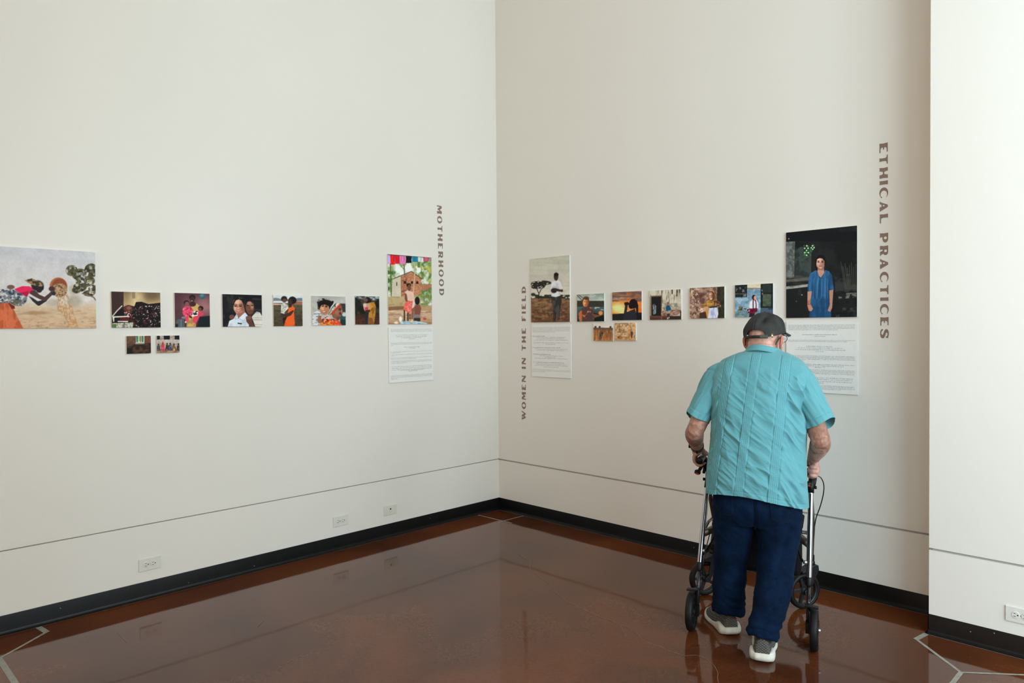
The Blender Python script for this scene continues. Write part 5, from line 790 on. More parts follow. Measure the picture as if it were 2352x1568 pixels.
limb(B, [(-0.15, 0.185, 1.315, 0.055), (0.03, 0.185, 1.33, 0.075), (0.21, 0.185, 1.315, 0.055)], 12, 16)
JT = {-1: dict(sh=(-0.175, 0.180, 1.305), el=(-0.268, 0.055, 1.025), wr=(-0.288, 0.222, 0.912)), 1: dict(sh=(0.230, 0.180, 1.300), el=(0.318, 0.055, 1.010), wr=(0.283, 0.232, 0.887))}
GR = {-1: Vector((-0.271, 0, 0.848)), 1: Vector((0.273, 0, 0.826))}
for s in (-1, 1):
    sh, el, wr = (Vector(JT[s][k]) for k in ('sh', 'el', 'wr')); mid = sh.lerp(el, 0.5); f1 = el.lerp(wr, 0.28)+Vector((s*0.008, -0.004, 0.004)); f2 = el.lerp(wr, 0.65)+Vector((s*0.004, 0, 0.002))
    limb(B, [(*sh, 0.056), (*mid, 0.050), (*sh.lerp(el, 0.85), 0.046), (*(el+Vector((s*0.002, -0.008, 0.0))), 0.044), (*f1, 0.047), (*f2, 0.038), (*el.lerp(wr, 0.9), 0.031), (*wr, 0.029)], 34, 22)
    ellipsoid(B, el+Vector((0, -0.030, -0.006)), (0.024, 0.020, 0.022))
    g = GR[s]
    # palm wraps the grip from above and outside; fingers curl underneath, unequal in length
    def gp(ang, r, y): return (g.x+s*-1*r*math.cos(math.radians(ang)), y, g.z+r*math.sin(math.radians(ang)))      # 0 = inner side, 90 = up, 180 = outer side
    lens = (292, 306, 312, 300)
    for q, (yk, rad) in enumerate(((0.204, 0.0078), (0.2255, 0.0087), (0.2475, 0.0092), (0.2695, 0.0090))):
        k = Vector(gp(128, 0.037, yk+0.004)); B.tube([wr+Vector((s*0.004*(1.5-q), (q-1.5)*0.010, -0.004)), Vector(wr).lerp(k, 0.55)+Vector((s*0.006, 0, 0.002)), k], [0.0165, 0.0150, 0.0118], 14)
        path = [gp(a, 0.0185+rad+e, yk) for a, e in ((112, 0.010), (140, 0.0095), (168, 0.0055), (196, 0.0035), (224, 0.0025), (250, 0.0020), (272, 0.0010), (lens[q], 0.0008))]
        c = crom([(*p, rad*t) for p, t in zip(path, (1.22, 1.25, 1.16, 1.12, 1.0, 1.03, 0.95, 0.86))], 22); B.tube([tuple(p[:3]) for p in c], [float(p[3]) for p in c], 12)
        ellipsoid(B, path[-1], (rad*0.86,)*3, None, 12, 8)
    th = [(*(wr+Vector((-s*0.012, 0.018, -0.006))), 0.0155), gp(70, 0.034, 0.268)+(0.0150,), gp(48, 0.031, 0.292)+(0.0118,), gp(34, 0.0295, 0.312)+(0.0102,), gp(24, 0.029, 0.328)+(0.0085,)]
    limb(B, th, 18, 14); ellipsoid(B, gp(24, 0.029, 0.328), (0.0085,)*3, None, 12, 8)
    ellipsoid(B, Vector(wr)+Vector((s*0.004, 0.012, -0.026)), (0.024, 0.034, 0.022))
    if s > 0:
        ellipsoid(B, (g.x+0.007, 0.205, g.z+0.008), (0.023, 0.010, 0.028))
        for ox, oz, rx in ((0.012, 0.024, 0.019), (0.013, 0.003, 0.021), (0.008, -0.017, 0.019)): ellipsoid(B, (g.x+ox, 0.199, g.z+oz), (rx, 0.0125, 0.0112))
    # hidden legs inside the trousers
limb(B, [(-0.075, 0.05, 0.66, 0.080), (-0.095, 0.09, 0.42, 0.055), (-0.110, 0.10, 0.12, 0.035)], 14, 14); limb(B, [(0.125, 0.035, 0.66, 0.080), (0.125, 0.0, 0.40, 0.055), (0.072, -0.145, 0.11, 0.035)], 14, 14)
body = fuse('body', B, 0.0034, 5, m_skin, MAN)
P = vco(body.data); HI = np.array((HM.inverted())); q = (P-np.array(HC)) @ HI.T        # vertex positions in the head frame
N = vno(body.data)
back = sstep(0.0, -0.05, q[:, 1])*sstep(0.10, 0.085, np.abs(q[:, 0]))*(q[:, 2] > -0.14)*(P[:, 2] > 1.40)
d = np.zeros(len(P))
for zc, w, a in ((-0.058, 0.0030, 0.0040), (-0.073, 0.0028, 0.0030), (-0.047, 0.0022, 0.0016)):
    d -= a*back*np.exp(-((q[:, 2]-zc-0.004*np.sin(q[:, 0]*40+zc*90))/w)**2)
sock = [np.exp(-(((q[:, 0]-sx*0.031)/0.016)**2+((q[:, 2]+0.004)/0.011)**2))*(q[:, 1] > 0.03) for sx in (-1, 1)]
d -= 0.010*(sock[0]+sock[1])*(P[:, 2] > 1.35)
d -= 0.004*np.exp(-(((q[:, 2]+0.073)/0.003)**2+(q[:, 0]/0.024)**2))*(q[:, 1] > 0.06)*(P[:, 2] > 1.35)
arm = (np.abs(P[:, 0]-0.03) > 0.19)*(P[:, 2] < 1.15)
d += arm*0.0012*fbm(P*np.array([60, 60, 45]), 3)
setco(body.data, P+N*d[:, None])
tone = np.tile(np.array([0.66, 0.40, 0.315]), (len(P), 1))
def blend(mask, c):
    global tone
    tone = tone*(1-mask[:, None])+np.array(c)*mask[:, None]
blend(sstep(0.086, 0.094, np.abs(q[:, 0]))*(P[:, 2] > 1.40), (0.55, 0.19, 0.135))
blend(arm*sstep(-0.25, 0.35, fbm(P*22, 5)+0.15)*0.75, (0.25, 0.115, 0.070)); blend(arm*sstep(0.93, 1.0, P[:, 2])*0.65, (0.33, 0.155, 0.098))
blend(arm*sstep(0.91, 0.88, P[:, 2]), (0.50, 0.275, 0.215))
blend(back*sstep(-0.02, -0.06, q[:, 2])*0.35, (0.60, 0.30, 0.22))
at = body.data.color_attributes.new('tone', 'FLOAT_COLOR', 'POINT'); at.data.foreach_set('color', np.concatenate([tone, np.ones((len(P), 1))], 1).astype(np.float32).ravel())
m_eye = mat('eye_white', (0.75, 0.73, 0.70), 0.2)
for s in (-1, 1):
    e = MB(); ellipsoid(e, hp(s*0.031, 0.078, -0.004), (0.0125,)*3); e.build('eye', m_eye, MAN, True)
# forearm hair, too fine to count
m_hair = mat('arm_hair', (0.09, 0.055, 0.038), 0.6); hb = MB(); rng = random.Random(5); me = body.data; cand = [v for v in me.vertices if 0.90 < v.co.z < 1.045 and abs(v.co.x-0.03) > 0.24 and v.co.y < 0.225]
for v in rng.sample(cand, min(1900, len(cand))):
    n = v.normal; t = Vector((rng.uniform(-.4, .4), 0.25, -0.9)); t = (t-n*t.dot(n)); t = (t.normalized()+n*rng.uniform(0.25, 0.7)).normalized(); L = rng.uniform(0.006, 0.013); w = n.cross(t).normalized()*0.00016
    p0 = v.co-n*0.0005; p1 = p0+t*L*0.6; p2 = p0+t*L-n*L*0.12; hb.add([p0-w, p0+w, p1+w, p1-w, p2], [(0, 1, 2, 3), (3, 2, 4)])
ah = hb.build('arm_hair', m_hair, MAN); ah['kind'] = 'stuff'

# ---- shirt
def cloth(name, col, dark, bump_s):
    m = mat(name, col, 0.75, noise=(9, 0.10), spec=0.25, bump=(bump_s, 0.25, 0.0006), sheen=0.15); return m
m_shirt = cloth('turquoise_cotton', (0.112, 0.338, 0.372), None, 900)
NR, NC = 330, 620
rings = np.array([(0.022, 0.030, 0.690, 0.240, 0.158), (0.026, 0.046, 0.80, 0.236, 0.168), (0.030, 0.066, 0.92, 0.229, 0.172), (0.033, 0.092, 1.03, 0.226, 0.172), (0.034, 0.120, 1.13, 0.231, 0.171), (0.035, 0.145, 1.21, 0.238, 0.168), (0.036, 0.163, 1.28, 0.240, 0.158), (0.037, 0.174, 1.33, 0.233, 0.146), (0.039, 0.183, 1.365, 0.214, 0.131), (0.042, 0.191, 1.390, 0.183, 0.114), (0.045, 0.198, 1.410, 0.143, 0.097), (0.048, 0.204, 1.425, 0.104, 0.082), (0.050, 0.208, 1.438, 0.082, 0.072)])
rr = crom(rings, NR); th = np.linspace(0, 2*np.pi, NC, endpoint=False)[None, :]
ct, st = np.cos(th), np.sin(th); ex = 2/2.35
X = rr[:, :1]+rr[:, 3:4]*np.sign(ct)*np.abs(ct)**ex; Y = rr[:, 1:2]+rr[:, 4:5]*np.sign(st)*np.abs(st)**ex; Z = np.repeat(rr[:, 2:3], NC, 1)
hx = np.array([-0.24, -0.212, -0.12, -0.03, 0.05, 0.125, 0.2, 0.262]); hz = np.array([0.722, 0.729, 0.745, 0.748, 0.740, 0.725, 0.708, 0.686])
hemz = np.interp(X[0], hx, hz); f = sstep(1.0, 0.70, Z)
Z = Z+(hemz[None, :]-0.690)*((1.10-np.clip(Z, 0.69, 1.10))/0.41)
S = np.stack([X, Y, Z], 2); Nn = gnormal(S)
bk = sstep(0.05, -0.5, st*np.ones_like(Z))
strips = [([1.43, 0.70], [-0.100, -0.172]), ([1.43, 0.70], [0.026, -0.044]), ([1.43, 0.70], [0.166, 0.110])]
D = np.zeros_like(Z); flat = np.stack([X.ravel(), Z.ravel(), np.zeros(Z.size)], 1)
instrip = np.zeros_like(Z); near = np.zeros_like(Z)
for k, (zz, xx) in enumerate(strips):
    dx = X-(xx[0]+(Z-zz[0])*(xx[1]-xx[0])/(zz[1]-zz[0])); ins = sstep(0.0225, 0.0200, np.abs(dx))*sstep(1.425, 1.405, Z)
    D += bk*ins*(0.0016+0.0007*np.cos(dx*2*np.pi/0.0085)+0.0008*np.sin(Z*2*np.pi/0.0060+2.6*vnoise(np.stack([X.ravel()*150, Z.ravel()*60, np.full(Z.size, k*5.)], 1)).reshape(Z.shape)))
    D -= bk*0.0022*np.exp(-((np.abs(dx)-0.0225)/0.0028)**2)*sstep(1.425, 1.405, Z)
    near = np.maximum(near, np.exp(-np.maximum(np.abs(dx)-0.022, 0)/0.035)); instrip = np.maximum(instrip, ins)
def fold(dx_, dz_, wl, ll, seed, warp=0.5):
    """ridged folds running along (dx_, dz_) with wavelength wl and length ll"""
    L = math.hypot(dx_, dz_); ax, az = dx_/L, dz_/L; u = (X*-az+Z*ax); v = X*ax+Z*az
    n = vnoise(np.stack([(u/wl).ravel(), (v/ll).ravel(), np.full(Z.size, seed*7.3)], 1), seed)+warp*vnoise(np.stack([(u/wl*2.1).ravel(), (v/ll*1.7).ravel(), np.full(Z.size, seed*3.1)], 1), seed+9)
    return (0.75-2.0*np.abs(n)).reshape(Z.shape)
wR = sstep(0.135, 0.20, X); wL = sstep(-0.125, -0.175, X); wM = 1-np.clip(wR+wL, 0, 1); lower = sstep(1.40, 1.28, Z)
fm = 0.32*fold(0.78, -0.62, 0.022, 0.10, 1, 0.3)+0.75*fold(0.84, -0.54, 0.050, 0.13, 2, 0.45); fr = fold(0.46, -0.89, 0.044, 0.24, 3, 0.3)+0.35*fold(0.6, -0.8, 0.020, 0.09, 4, 0.3); fl = fold(-0.42, -0.91, 0.036, 0.20, 5, 0.3)+0.3*fold(-0.7, -0.7, 0.020, 0.08, 6, 0.3)
amp = (1-0.8*instrip)
D += bk*amp*lower*(wM*fm*0.0085*(0.6+0.5*near)+wR*fr*0.0135+wL*fl*0.0085)
D += bk*lower*0.004*fold(0.3, -0.95, 0.12, 0.35, 7)
D += (1-bk)*0.0025*fold(0.1, -1, 0.05, 0.3, 8)
D += sstep(0.80, 0.70, Z)*0.007*np.sin(th*5+1.0)                                        # hem flare
D += 0.0016*np.exp(-((Z-hemz[None, :]-0.022)/0.0022)**2)*-1                             # hem stitch line
D += -0.0018*bk*np.exp(-((Z-(1.392-0.25*np.abs(X-0.04)**1.6))/0.0028)**2)                # yoke seam
D += bk*0.004*np.exp(-((X-0.05)/0.08)**2)*np.exp(-((Z-1.20)/0.12)**2)
S = S+Nn*D[..., None]
shirt = solidify(grid_mesh('shirt', S, m_shirt, MAN), 0.0015)
m_button = mat('shirt_stitching', (0.09, 0.40, 0.46), 0.8)
# sleeves
def sleeve(s, sh, hm, r0, r1, seed):
    sh, hm = Vector(sh), Vector(hm); t = (hm-sh).normalized(); nr, nc = 110, 150
    o0 = sh-t*0.075+Vector((-s*0.030, 0.0, 0.004)); c = crom([(*(o0+Vector((0, 0, -0.010))), 0.044, 0.052), (*(sh-t*0.035+Vector((-s*0.012, 0, -0.002))), 0.066, 0.068), (*sh, r0, r0), (*sh.lerp(hm, 0.5), (r0+r1)/2*1.01, (r0+r1)/2*1.02), (*hm, r1, r1*1.08)], nr)
    out = Vector((s*0.9, 0, 0.42)); out = (out-t*out.dot(t)).normalized(); w = t.cross(out); a = np.linspace(0, 2*np.pi, nc, endpoint=False)
    Pn = c[:, None, :3]+c[:, None, 3:4]*np.cos(a)[None, :, None]*np.array(out)+c[:, None, 4:5]*np.sin(a)[None, :, None]*np.array(w)
    v = np.linspace(0, 1, nr)[:, None]*np.ones((1, nc)); cosf = np.cos(a)[None, :]*np.ones((nr, 1))
    # hem hangs lower on the outer side on the right arm, tilted cuff
    Pn += np.array(t)*(sstep(0.6, 1.0, v)*0.010*np.sin(a*2+seed))[..., None]
    nn = gnormal(Pn); nn *= np.sign(np.sum(nn*(Pn-c[:, None, :3]), axis=2, keepdims=True))
    fl = np.stack([(a[None, :]*1.7+v*1.2*s).ravel(), (v*2.2).ravel(), np.full(v.size, seed*3.3)], 1)
    d = 0.0058*sstep(0.1, 0.5, v).ravel()*(vnoise(fl*np.array([1.6, 1.2, 1]), seed)+0.45*vnoise(fl*np.array([3.6, 2.6, 1]), seed+1)); d = d.reshape(v.shape)-0.0016*np.exp(-((v-0.905)/0.010)**2)+0.0012*sstep(0.90, 0.93, v)
    d += -0.003*np.exp(-((v-0.27)/0.02)**2)
    return solidify(grid_mesh('sleeve', Pn+nn*d[..., None], m_shirt, shirt), 0.0018)
sleeve(-1, (-0.163, 0.172, 1.300), (-0.266, 0.082, 1.082), 0.074, 0.063, 11); sleeve(1, (0.212, 0.172, 1.298), (0.322, 0.082, 1.076), 0.075, 0.068, 17)
# collar: stand and folded-over fall
a = np.linspace(0, 2*np.pi, 120, endpoint=False); cx, cy = 0.050, 0.210; prof = [(0.076, 0.068, -0.022), (0.0765, 0.069, 0.004), (0.0775, 0.070, 0.022), (0.0800, 0.073, 0.0275), (0.0835, 0.077, 0.024), (0.0895, 0.084, 0.010), (0.0985, 0.0945, -0.004), (0.0975, 0.0935, -0.0065)]
pr = crom(np.array(prof), 26); C = np.zeros((26, 120, 3)); C[..., 0] = cx+pr[:, :1]*np.cos(a); C[..., 1] = cy+pr[:, 1:2]*np.sin(a); C[..., 2] = 1.414+pr[:, 2:3]-0.26*pr[:, 1:2]*np.sin(a)+0.0025*np.sin(a*3+1)*(pr[:, 2:3] > -0.01)-0.006*np.cos(a)
solidify(grid_mesh('collar', C, m_shirt, shirt), 0.0015)

# ---- jeans
def denim():
    m = bpy.data.materials.new('dark_denim'); m.use_nodes = True; nt = m.node_tree; b = nt.nodes['Principled BSDF']; L = nt.links.new; N_ = nt.nodes.new; tc = N_('ShaderNodeTexCoord')
    n = N_('ShaderNodeTexNoise'); n.inputs['Scale'].default_value = 7; n.inputs['Detail'].default_value = 6; n.inputs['Roughness'].default_value = 0.7; L(tc.outputs['Object'], n.inputs['Vector'])
    cr = N_('ShaderNodeValToRGB'); cr.color_ramp.elements[0].position = 0.35; cr.color_ramp.elements[0].color = (0.0016, 0.0055, 0.0150, 1); cr.color_ramp.elements[1].position = 0.72; cr.color_ramp.elements[1].color = (0.0036, 0.0155, 0.046, 1); L(n.outputs['Fac'], cr.inputs['Fac'])
    n2 = N_('ShaderNodeTexNoise'); n2.inputs['Scale'].default_value = 260; n2.inputs['Detail'].default_value = 2; mp = N_('ShaderNodeMapping'); mp.inputs['Scale'].default_value = (1, 1, 0.5); L(tc.outputs['Object'], mp.inputs['Vector']); L(mp.outputs[0], n2.inputs['Vector'])
    mx = N_('ShaderNodeMixRGB'); mx.blend_type = 'MULTIPLY'; mx.inputs[0].default_value = 0.45; c2 = N_('ShaderNodeValToRGB'); c2.color_ramp.elements[0].position = 0.3; c2.color_ramp.elements[0].color = (0.5, 0.5, 0.55, 1); c2.color_ramp.elements[1].position = 0.7; c2.color_ramp.elements[1].color = (1.5, 1.5, 1.4, 1); L(n2.outputs['Fac'], c2.inputs['Fac']); L(cr.outputs[0], mx.inputs[1]); L(c2.outputs[0], mx.inputs[2]); L(mx.outputs[0], b.inputs['Base Color'])
    b.inputs['Roughness'].default_value = 0.85; b.inputs['Specular IOR Level'].default_value = 0.06; b.inputs['Sheen Weight'].default_value = 0.03; b.inputs['Sheen Tint'].default_value = (0.3, 0.55, 1, 1)
    bp = N_('ShaderNodeBump'); bp.inputs['Strength'].default_value = 0.2; bp.inputs['Distance'].default_value = 0.001; L(n2.outputs['Fac'], bp.inputs['Height']); L(bp.outputs['Normal'], b.inputs['Normal']); return m
m_den = denim(); J = MB()
hr = crom([(0.030, 0.040, 0.80, 0.195, 0.130), (0.030, 0.038, 0.74, 0.204, 0.138), (0.031, 0.036, 0.68, 0.210, 0.140), (0.032, 0.038, 0.63, 0.206, 0.132), (0.032, 0.040, 0.585, 0.190, 0.112)], 16)
V = []; ns = 40
for r in hr:
    for k in range(ns):
        t = 2*math.pi*k/ns; c_, s_ = math.cos(t), math.sin(t); V.append((r[0]+r[3]*math.copysign(abs(c_)**0.85, c_), r[1]+r[4]*math.copysign(abs(s_)**0.85, s_), r[2]))
J.add(V, [(i*ns+k, (i+1)*ns+k, (i+1)*ns+(k+1) % ns, i*ns+(k+1) % ns) for i in range(15) for k in range(ns)]+[tuple(range(ns)), tuple(15*ns+k for k in range(ns))[::-1]])
LEGL = [(-0.076, 0.042, 0.66, 0.112), (-0.080, 0.048, 0.58, 0.103), (-0.090, 0.070, 0.48, 0.091), (-0.100, 0.092, 0.37, 0.083), (-0.104, 0.098, 0.28, 0.078), (-0.109, 0.096, 0.20, 0.0745), (-0.113, 0.092, 0.140, 0.0745), (-0.114, 0.092, 0.118, 0.0740)]
LEGR = [(0.132, 0.030, 0.66, 0.112), (0.134, 0.024, 0.58, 0.104), (0.132, 0.010, 0.48, 0.092), (0.124, -0.018, 0.38, 0.083), (0.108, -0.066, 0.27, 0.077), (0.090, -0.110, 0.18, 0.070), (0.077, -0.132, 0.13, 0.067), (0.073, -0.138, 0.108, 0.066)]
limb(J, LEGL, 30, 32); limb(J, LEGR, 30, 32)
jeans = fuse('jeans', J, 0.0045, 8, m_den, MAN); P = vco(jeans.data); N = vno(jeans.data)
left = P[:, 0] < 0.03
along = P[:, 2]+0.35*(P[:, 0]-np.where(left, -0.10, 0.10))*np.where(left, 1, -1)
d = 0.0060*fbm(np.stack([P[:, 0]*9, P[:, 1]*9, along*14], 1), 21, 3)+0.0065*(1-np.abs(vnoise(np.stack([P[:, 0]*12, P[:, 1]*12, along*26], 1), 33)))*sstep(0.45, 0.2, P[:, 2])
d += sstep(0.22, 0.09, P[:, 2])*(0.006*np.sin(P[:, 2]*2*np.pi/0.042+4*P[:, 0]*8+2*vnoise(P*14, 3)))
diag = np.where(left, 0, 1)*np.exp(-(((P[:, 0]-0.175-(P[:, 2]-0.55)*0.28)/0.018)**2))*sstep(0.36, 0.45, P[:, 2])*sstep(0.70, 0.62, P[:, 2])
d -= 0.010*diag
d -= 0.010*np.exp(-(((P[:, 0]-0.030)/0.012)**2))*sstep(0.54, 0.62, P[:, 2])*(P[:, 1] < 0.05)      # seat seam
P2 = P+N*d[:, None]; lim = np.where(left, 0.098, 0.080)+0.010*np.sin(P[:, 0]*60); setco(jeans.data, P2)
bvh = BVHTree.FromObject(jeans, bpy.context.evaluated_depsgraph_get()) if False else BVHTree.FromPolygons([tuple(v.co) for v in jeans.data.vertices], [tuple(p.vertices) for p in jeans.data.polygons])
def onback(x, z, off):
    h = bvh.ray_cast(Vector((x, -1, z)), Vector((0, 1, 0))); return (h[0]+h[1]*off) if h[0] else Vector((x, -0.1, z))
m_st = mat('denim_stitching', (0.016, 0.017, 0.023), 0.85, spec=0.1)
for nm, poly in (('back_pocket', [(-0.168, 0.74), (-0.066, 0.735), (-0.066, 0.646), (-0.078, 0.640), (-0.130, 0.640), (-0.150, 0.665)]), ('back_pocket', [(0.100, 0.735), (0.215, 0.715), (0.210, 0.645), (0.175, 0.630), (0.140, 0.630), (0.106, 0.650)])):
    xs = [p[0] for p in poly]; zs = [p[1] for p in poly]; cx_, cz_ = sum(xs)/6, sum(zs)/6; n = 14; PG = np.zeros((n, 60, 3)); edge = []
    for e in range(60):
        i = e//10; t = (e % 10)/10; (x0, z0), (x1, z1) = poly[i], poly[(i+1) % 6]; edge.append((x0+(x1-x0)*t, z0+(z1-z0)*t))
    for i in range(n):
        for e, (x, z) in enumerate(edge): k = 0.02+0.98*i/(n-1); PG[i, e] = onback(cx_+(x-cx_)*k, cz_+(z-cz_)*k, 0.0032 if i < n-1 else 0.0005)
    pk = grid_mesh(nm, PG, m_den, jeans)
    for k in (0.965, 0.885):
        MB().tube([tuple(onback(cx_+(x-cx_)*k, cz_+(z-cz_)*k, 0.0036)) for x, z in edge[10:60]], 0.00055, 6).build('stitching', m_st, pk, True)
MB().tube([tuple(onback(0.030+0.012*math.sin((0.74-z)*20), z, 0.001)) for z in np.linspace(0.74, 0.61, 30)], 0.0006, 6).build('seat_stitching', m_st, jeans, True)
# turned-up frayed cuffs
def cuff(path, r, seed):
    c = Vector(path[-1][:3]); t = (Vector(path[-1][:3])-Vector(path[-2][:3])).normalized(); a = np.linspace(0, 2*np.pi, 72, endpoint=False); u = Vector((1, 0, 0)); u = (u-t*u.dot(t)).normalized(); w = t.cross(u); rows = [(-0.034, 1.00), (-0.022, 1.055), (-0.006, 1.075), (0.006, 1.05), (0.010, 0.99), (0.004, 0.94)]
    Pn = np.zeros((len(rows), 72, 3))
    for i, (h, k) in enumerate(rows):
        rad = r*k*(1+0.045*np.sin(a*3+seed)+0.03*np.sin(a*7+seed*2)); hh = h+0.008*np.sin(a*2+seed)+0.004*np.sin(a*5)
        Pn[i] = np.array(c)+np.outer(rad*np.cos(a), np.array(u))+np.outer(rad*np.sin(a), np.array(w))+np.outer(hh, np.array(t))
    return grid_mesh('cuff', Pn, m_den, jeans)
cuff(LEGL, 0.0745, 1.0); cuff(LEGR, 0.066, 2.6)

# ---- shoes
def knit():
    m = mat('grey_knit', (0.105, 0.098, 0.085), 0.8); nt = m.node_tree; b = nt.nodes['Principled BSDF']; tc = nt.nodes.new('ShaderNodeTexCoord'); L = nt.links.new; acc = None
    for ang in (0.62, -0.62):
        mp = nt.nodes.new('ShaderNodeMapping'); mp.inputs['Rotation'].default_value = (0, 0, 0); w = nt.nodes.new('ShaderNodeTexWave'); w.inputs['Scale'].default_value = 34; w.inputs['Distortion'].default_value = 0.6
        mp.inputs['Rotation'].default_value = (0, ang, 0); L(tc.outputs['Object'], mp.inputs['Vector']); L(mp.outputs[0], w.inputs['Vector']); w.bands_direction = 'Z'
        if acc is None: acc = w
        else:
            mx = nt.nodes.new('ShaderNodeMath'); mx.operation = 'MINIMUM'; L(acc.outputs['Fac'], mx.inputs[0]); L(w.outputs['Fac'], mx.inputs[1]); bp = nt.nodes.new('ShaderNodeBump'); bp.inputs['Strength'].default_value = 0.7; bp.inputs['Distance'].default_value = 0.004; L(mx.outputs[0], bp.inputs['Height']); L(bp.outputs['Normal'], b.inputs['Normal'])
            cr = nt.nodes.new('ShaderNodeValToRGB'); cr.color_ramp.elements[0].color = (0.055, 0.051, 0.044, 1); cr.color_ramp.elements[1].color = (0.15, 0.14, 0.122, 1); L(mx.outputs[0], cr.inputs['Fac']); L(cr.outputs[0], b.inputs['Base Color'])
    return m
m_knit = knit(); m_sole = mat('white_foam_sole', (0.68, 0.655, 0.56), 0.7, noise=(45, 0.18), bump=(120, 0.2, 0.001)); m_lin = mat('shoe_lining', (0.10, 0.095, 0.085), 0.85)
def shoe(heel, yaw, mirror):
    root = empty('shoe', heel, (0, 0, yaw)); root.parent = MAN
    up = crom([(0.006, 0.026, 0.040, 0), (0.012, 0.033, 0.098, 0), (0.03, 0.038, 0.106, 0), (0.07, 0.040, 0.104, 0), (0.11, 0.043, 0.096, 0), (0.16, 0.048, 0.080, 0), (0.21, 0.050, 0.064, 0), (0.255, 0.046, 0.052, 0), (0.285, 0.034, 0.044, 0), (0.298, 0.014, 0.036, 0)], 60); nc = 48; t = np.linspace(0, np.pi, nc); PU = np.zeros((60, nc, 3))
    for i, (y, w, h, _) in enumerate(up): bend = mirror*0.010*math.sin(math.pi*min(max((y-0.08)/0.22, 0), 1)); PU[i] = np.stack([bend+w*np.sign(np.cos(t))*np.abs(np.cos(t))**0.75, np.full(nc, y), 0.018+(h-0.018)*np.sin(t)**0.8], 1)
    u = grid_mesh('upper', PU, m_knit, root, closed=False)
    # sole: closed outline with flared heel, swept up at heel and toe
    out = crom([(0.0, 0.0, 0.030), (0.004, 0.0, 0.030), (0.03, 0.0, 0.053), (0.075, 0.0, 0.055), (0.13, 0.0, 0.050), (0.19, 0.0, 0.056), (0.245, 0.0, 0.054), (0.285, 0.0, 0.040), (0.308, 0.0, 0.012)], 50); ys, ws = out[:, 0], out[:, 2]
    loop = [(w, y) for y, w in zip(ys, ws)]+[(-w, y) for y, w in zip(ys[::-1], ws[::-1])]; n = len(loop); rows = []
    for zf, ins in ((0.0, 0.80), (0.004, 0.93), (0.30, 1.03), (0.62, 1.06), (0.90, 1.0), (1.0, 0.90), (0.97, 0.72)):
        r_ = []
        for x, y in loop:
            top = 0.027+0.018*float(sstep(0.10, 0.0, y))+0.012*float(sstep(0.22, 0.30, y)); bot = 0.010*float(sstep(0.25, 0.31, y))+0.008*float(sstep(0.035, -0.005, y)); side = 0.020*math.exp(-((y-0.065)/0.038)**2)*min(abs(x)/0.05, 1)**2
            bend = mirror*0.010*math.sin(math.pi*min(max((y-0.08)/0.22, 0), 1)); yy = 0.15+(y-0.15)*(0.97+0.04*(ins-0.8)*2 if zf < 0.95 else 0.95)
            r_.append((bend+x*ins, yy-(0.010*float(sstep(0.06, 0.0, y)) if 0.2 < zf < 0.8 else 0), bot+(top+side*(zf > 0.5)-bot)*zf))
        rows.append(r_)
    so = grid_mesh('sole', np.array(rows), m_sole, root); bm = bmesh.new(); bm.from_mesh(so.data); bm.verts.ensure_lookup_table(); bm.faces.new([bm.verts[i] for i in range(n)][::-1]); bm.to_mesh(so.data); bm.free(); sb_ = so.modifiers.new('subsurf', 'SUBSURF'); sb_.levels = 1; sb_.render_levels = 1
    return root
shoe((0.0755, -0.205, 0.0), math.radians(4), 1); shoe((-0.088, 0.045, 0.0), math.radians(27), -1)

# ---- cap
m_cap = mat('washed_black_cotton', (0.022, 0.0225, 0.021), 0.85, noise=(16, 0.35), bump=(260, 0.35, 0.001), spec=0.25, col2=(0.042, 0.043, 0.039)); m_strap = mat('dark_leather_strap', (0.012, 0.010, 0.008), 0.55); m_brass = mat('aged_brass', (0.40, 0.30, 0.14), 0.4, 0.8); m_olive = mat('olive_webbing', (0.06, 0.065, 0.048), 0.8)
nr, nc = 70, 240; t = np.linspace(0, 1, nr)[:, None]; a = np.linspace(0, 2*np.pi, nc, endpoint=False)[None, :]; ca, sa = np.cos(a), np.sin(a)
prof = (1-t**2.5)**0.52; ra, rb, Hh = 0.100, 0.114, 0.128
CX = ra*prof*ca*(1+0.035*np.sin(np.pi*t)); CY = rb*prof*sa*(1+0.02*np.sin(np.pi*t))-0.004; CZ = -0.003+(Hh-0.013)*t*np.ones_like(a)+0.028*sa*(1-t)
CP = np.stack([CX, CY, CZ], 2); n = gnormal(CP); n *= np.sign(np.sum(n*CP, axis=2, keepdims=True)+1e-9)
seam = np.min(np.abs((np.mod(a-np.array([90, 150, 210, 270, 330, 30])[:, None, None]*np.pi/180+np.pi, 2*np.pi)-np.pi)), axis=0)
d = -0.0020*np.exp(-(seam*(0.02+prof)*0.1/0.0016)**2)+0.0010*np.exp(-((seam*(0.02+prof)*0.1-0.006)/0.002)**2)
cpn = CP.reshape(-1, 3); d = d+(0.0060*fbm(cpn*18+4, 41, 2)).reshape(nr, nc)*np.sin(np.pi*t)**0.6
d += -0.013*np.exp(-(((CX-0.030)/0.016)**2+((CZ-0.062-0.35*(CX-0.03))/0.030)**2))*(CY < 0)+0.006*np.exp(-(((CX-0.062)/0.014)**2+((CZ-0.064)/0.03)**2))*(CY < 0.04)-0.006*np.exp(-(((CX+0.02)/0.02)**2+((CZ-0.075)/0.02)**2))*(CY < 0)
CP = CP+n*d[..., None]; CP = np.einsum('ij,rcj->rci', np.array(HM), CP)+np.array(HC)
cap = grid_mesh('cap', CP, m_cap, MAN); bm = bmesh.new(); bm.from_mesh(cap.data); bm.verts.ensure_lookup_table(); kill = []
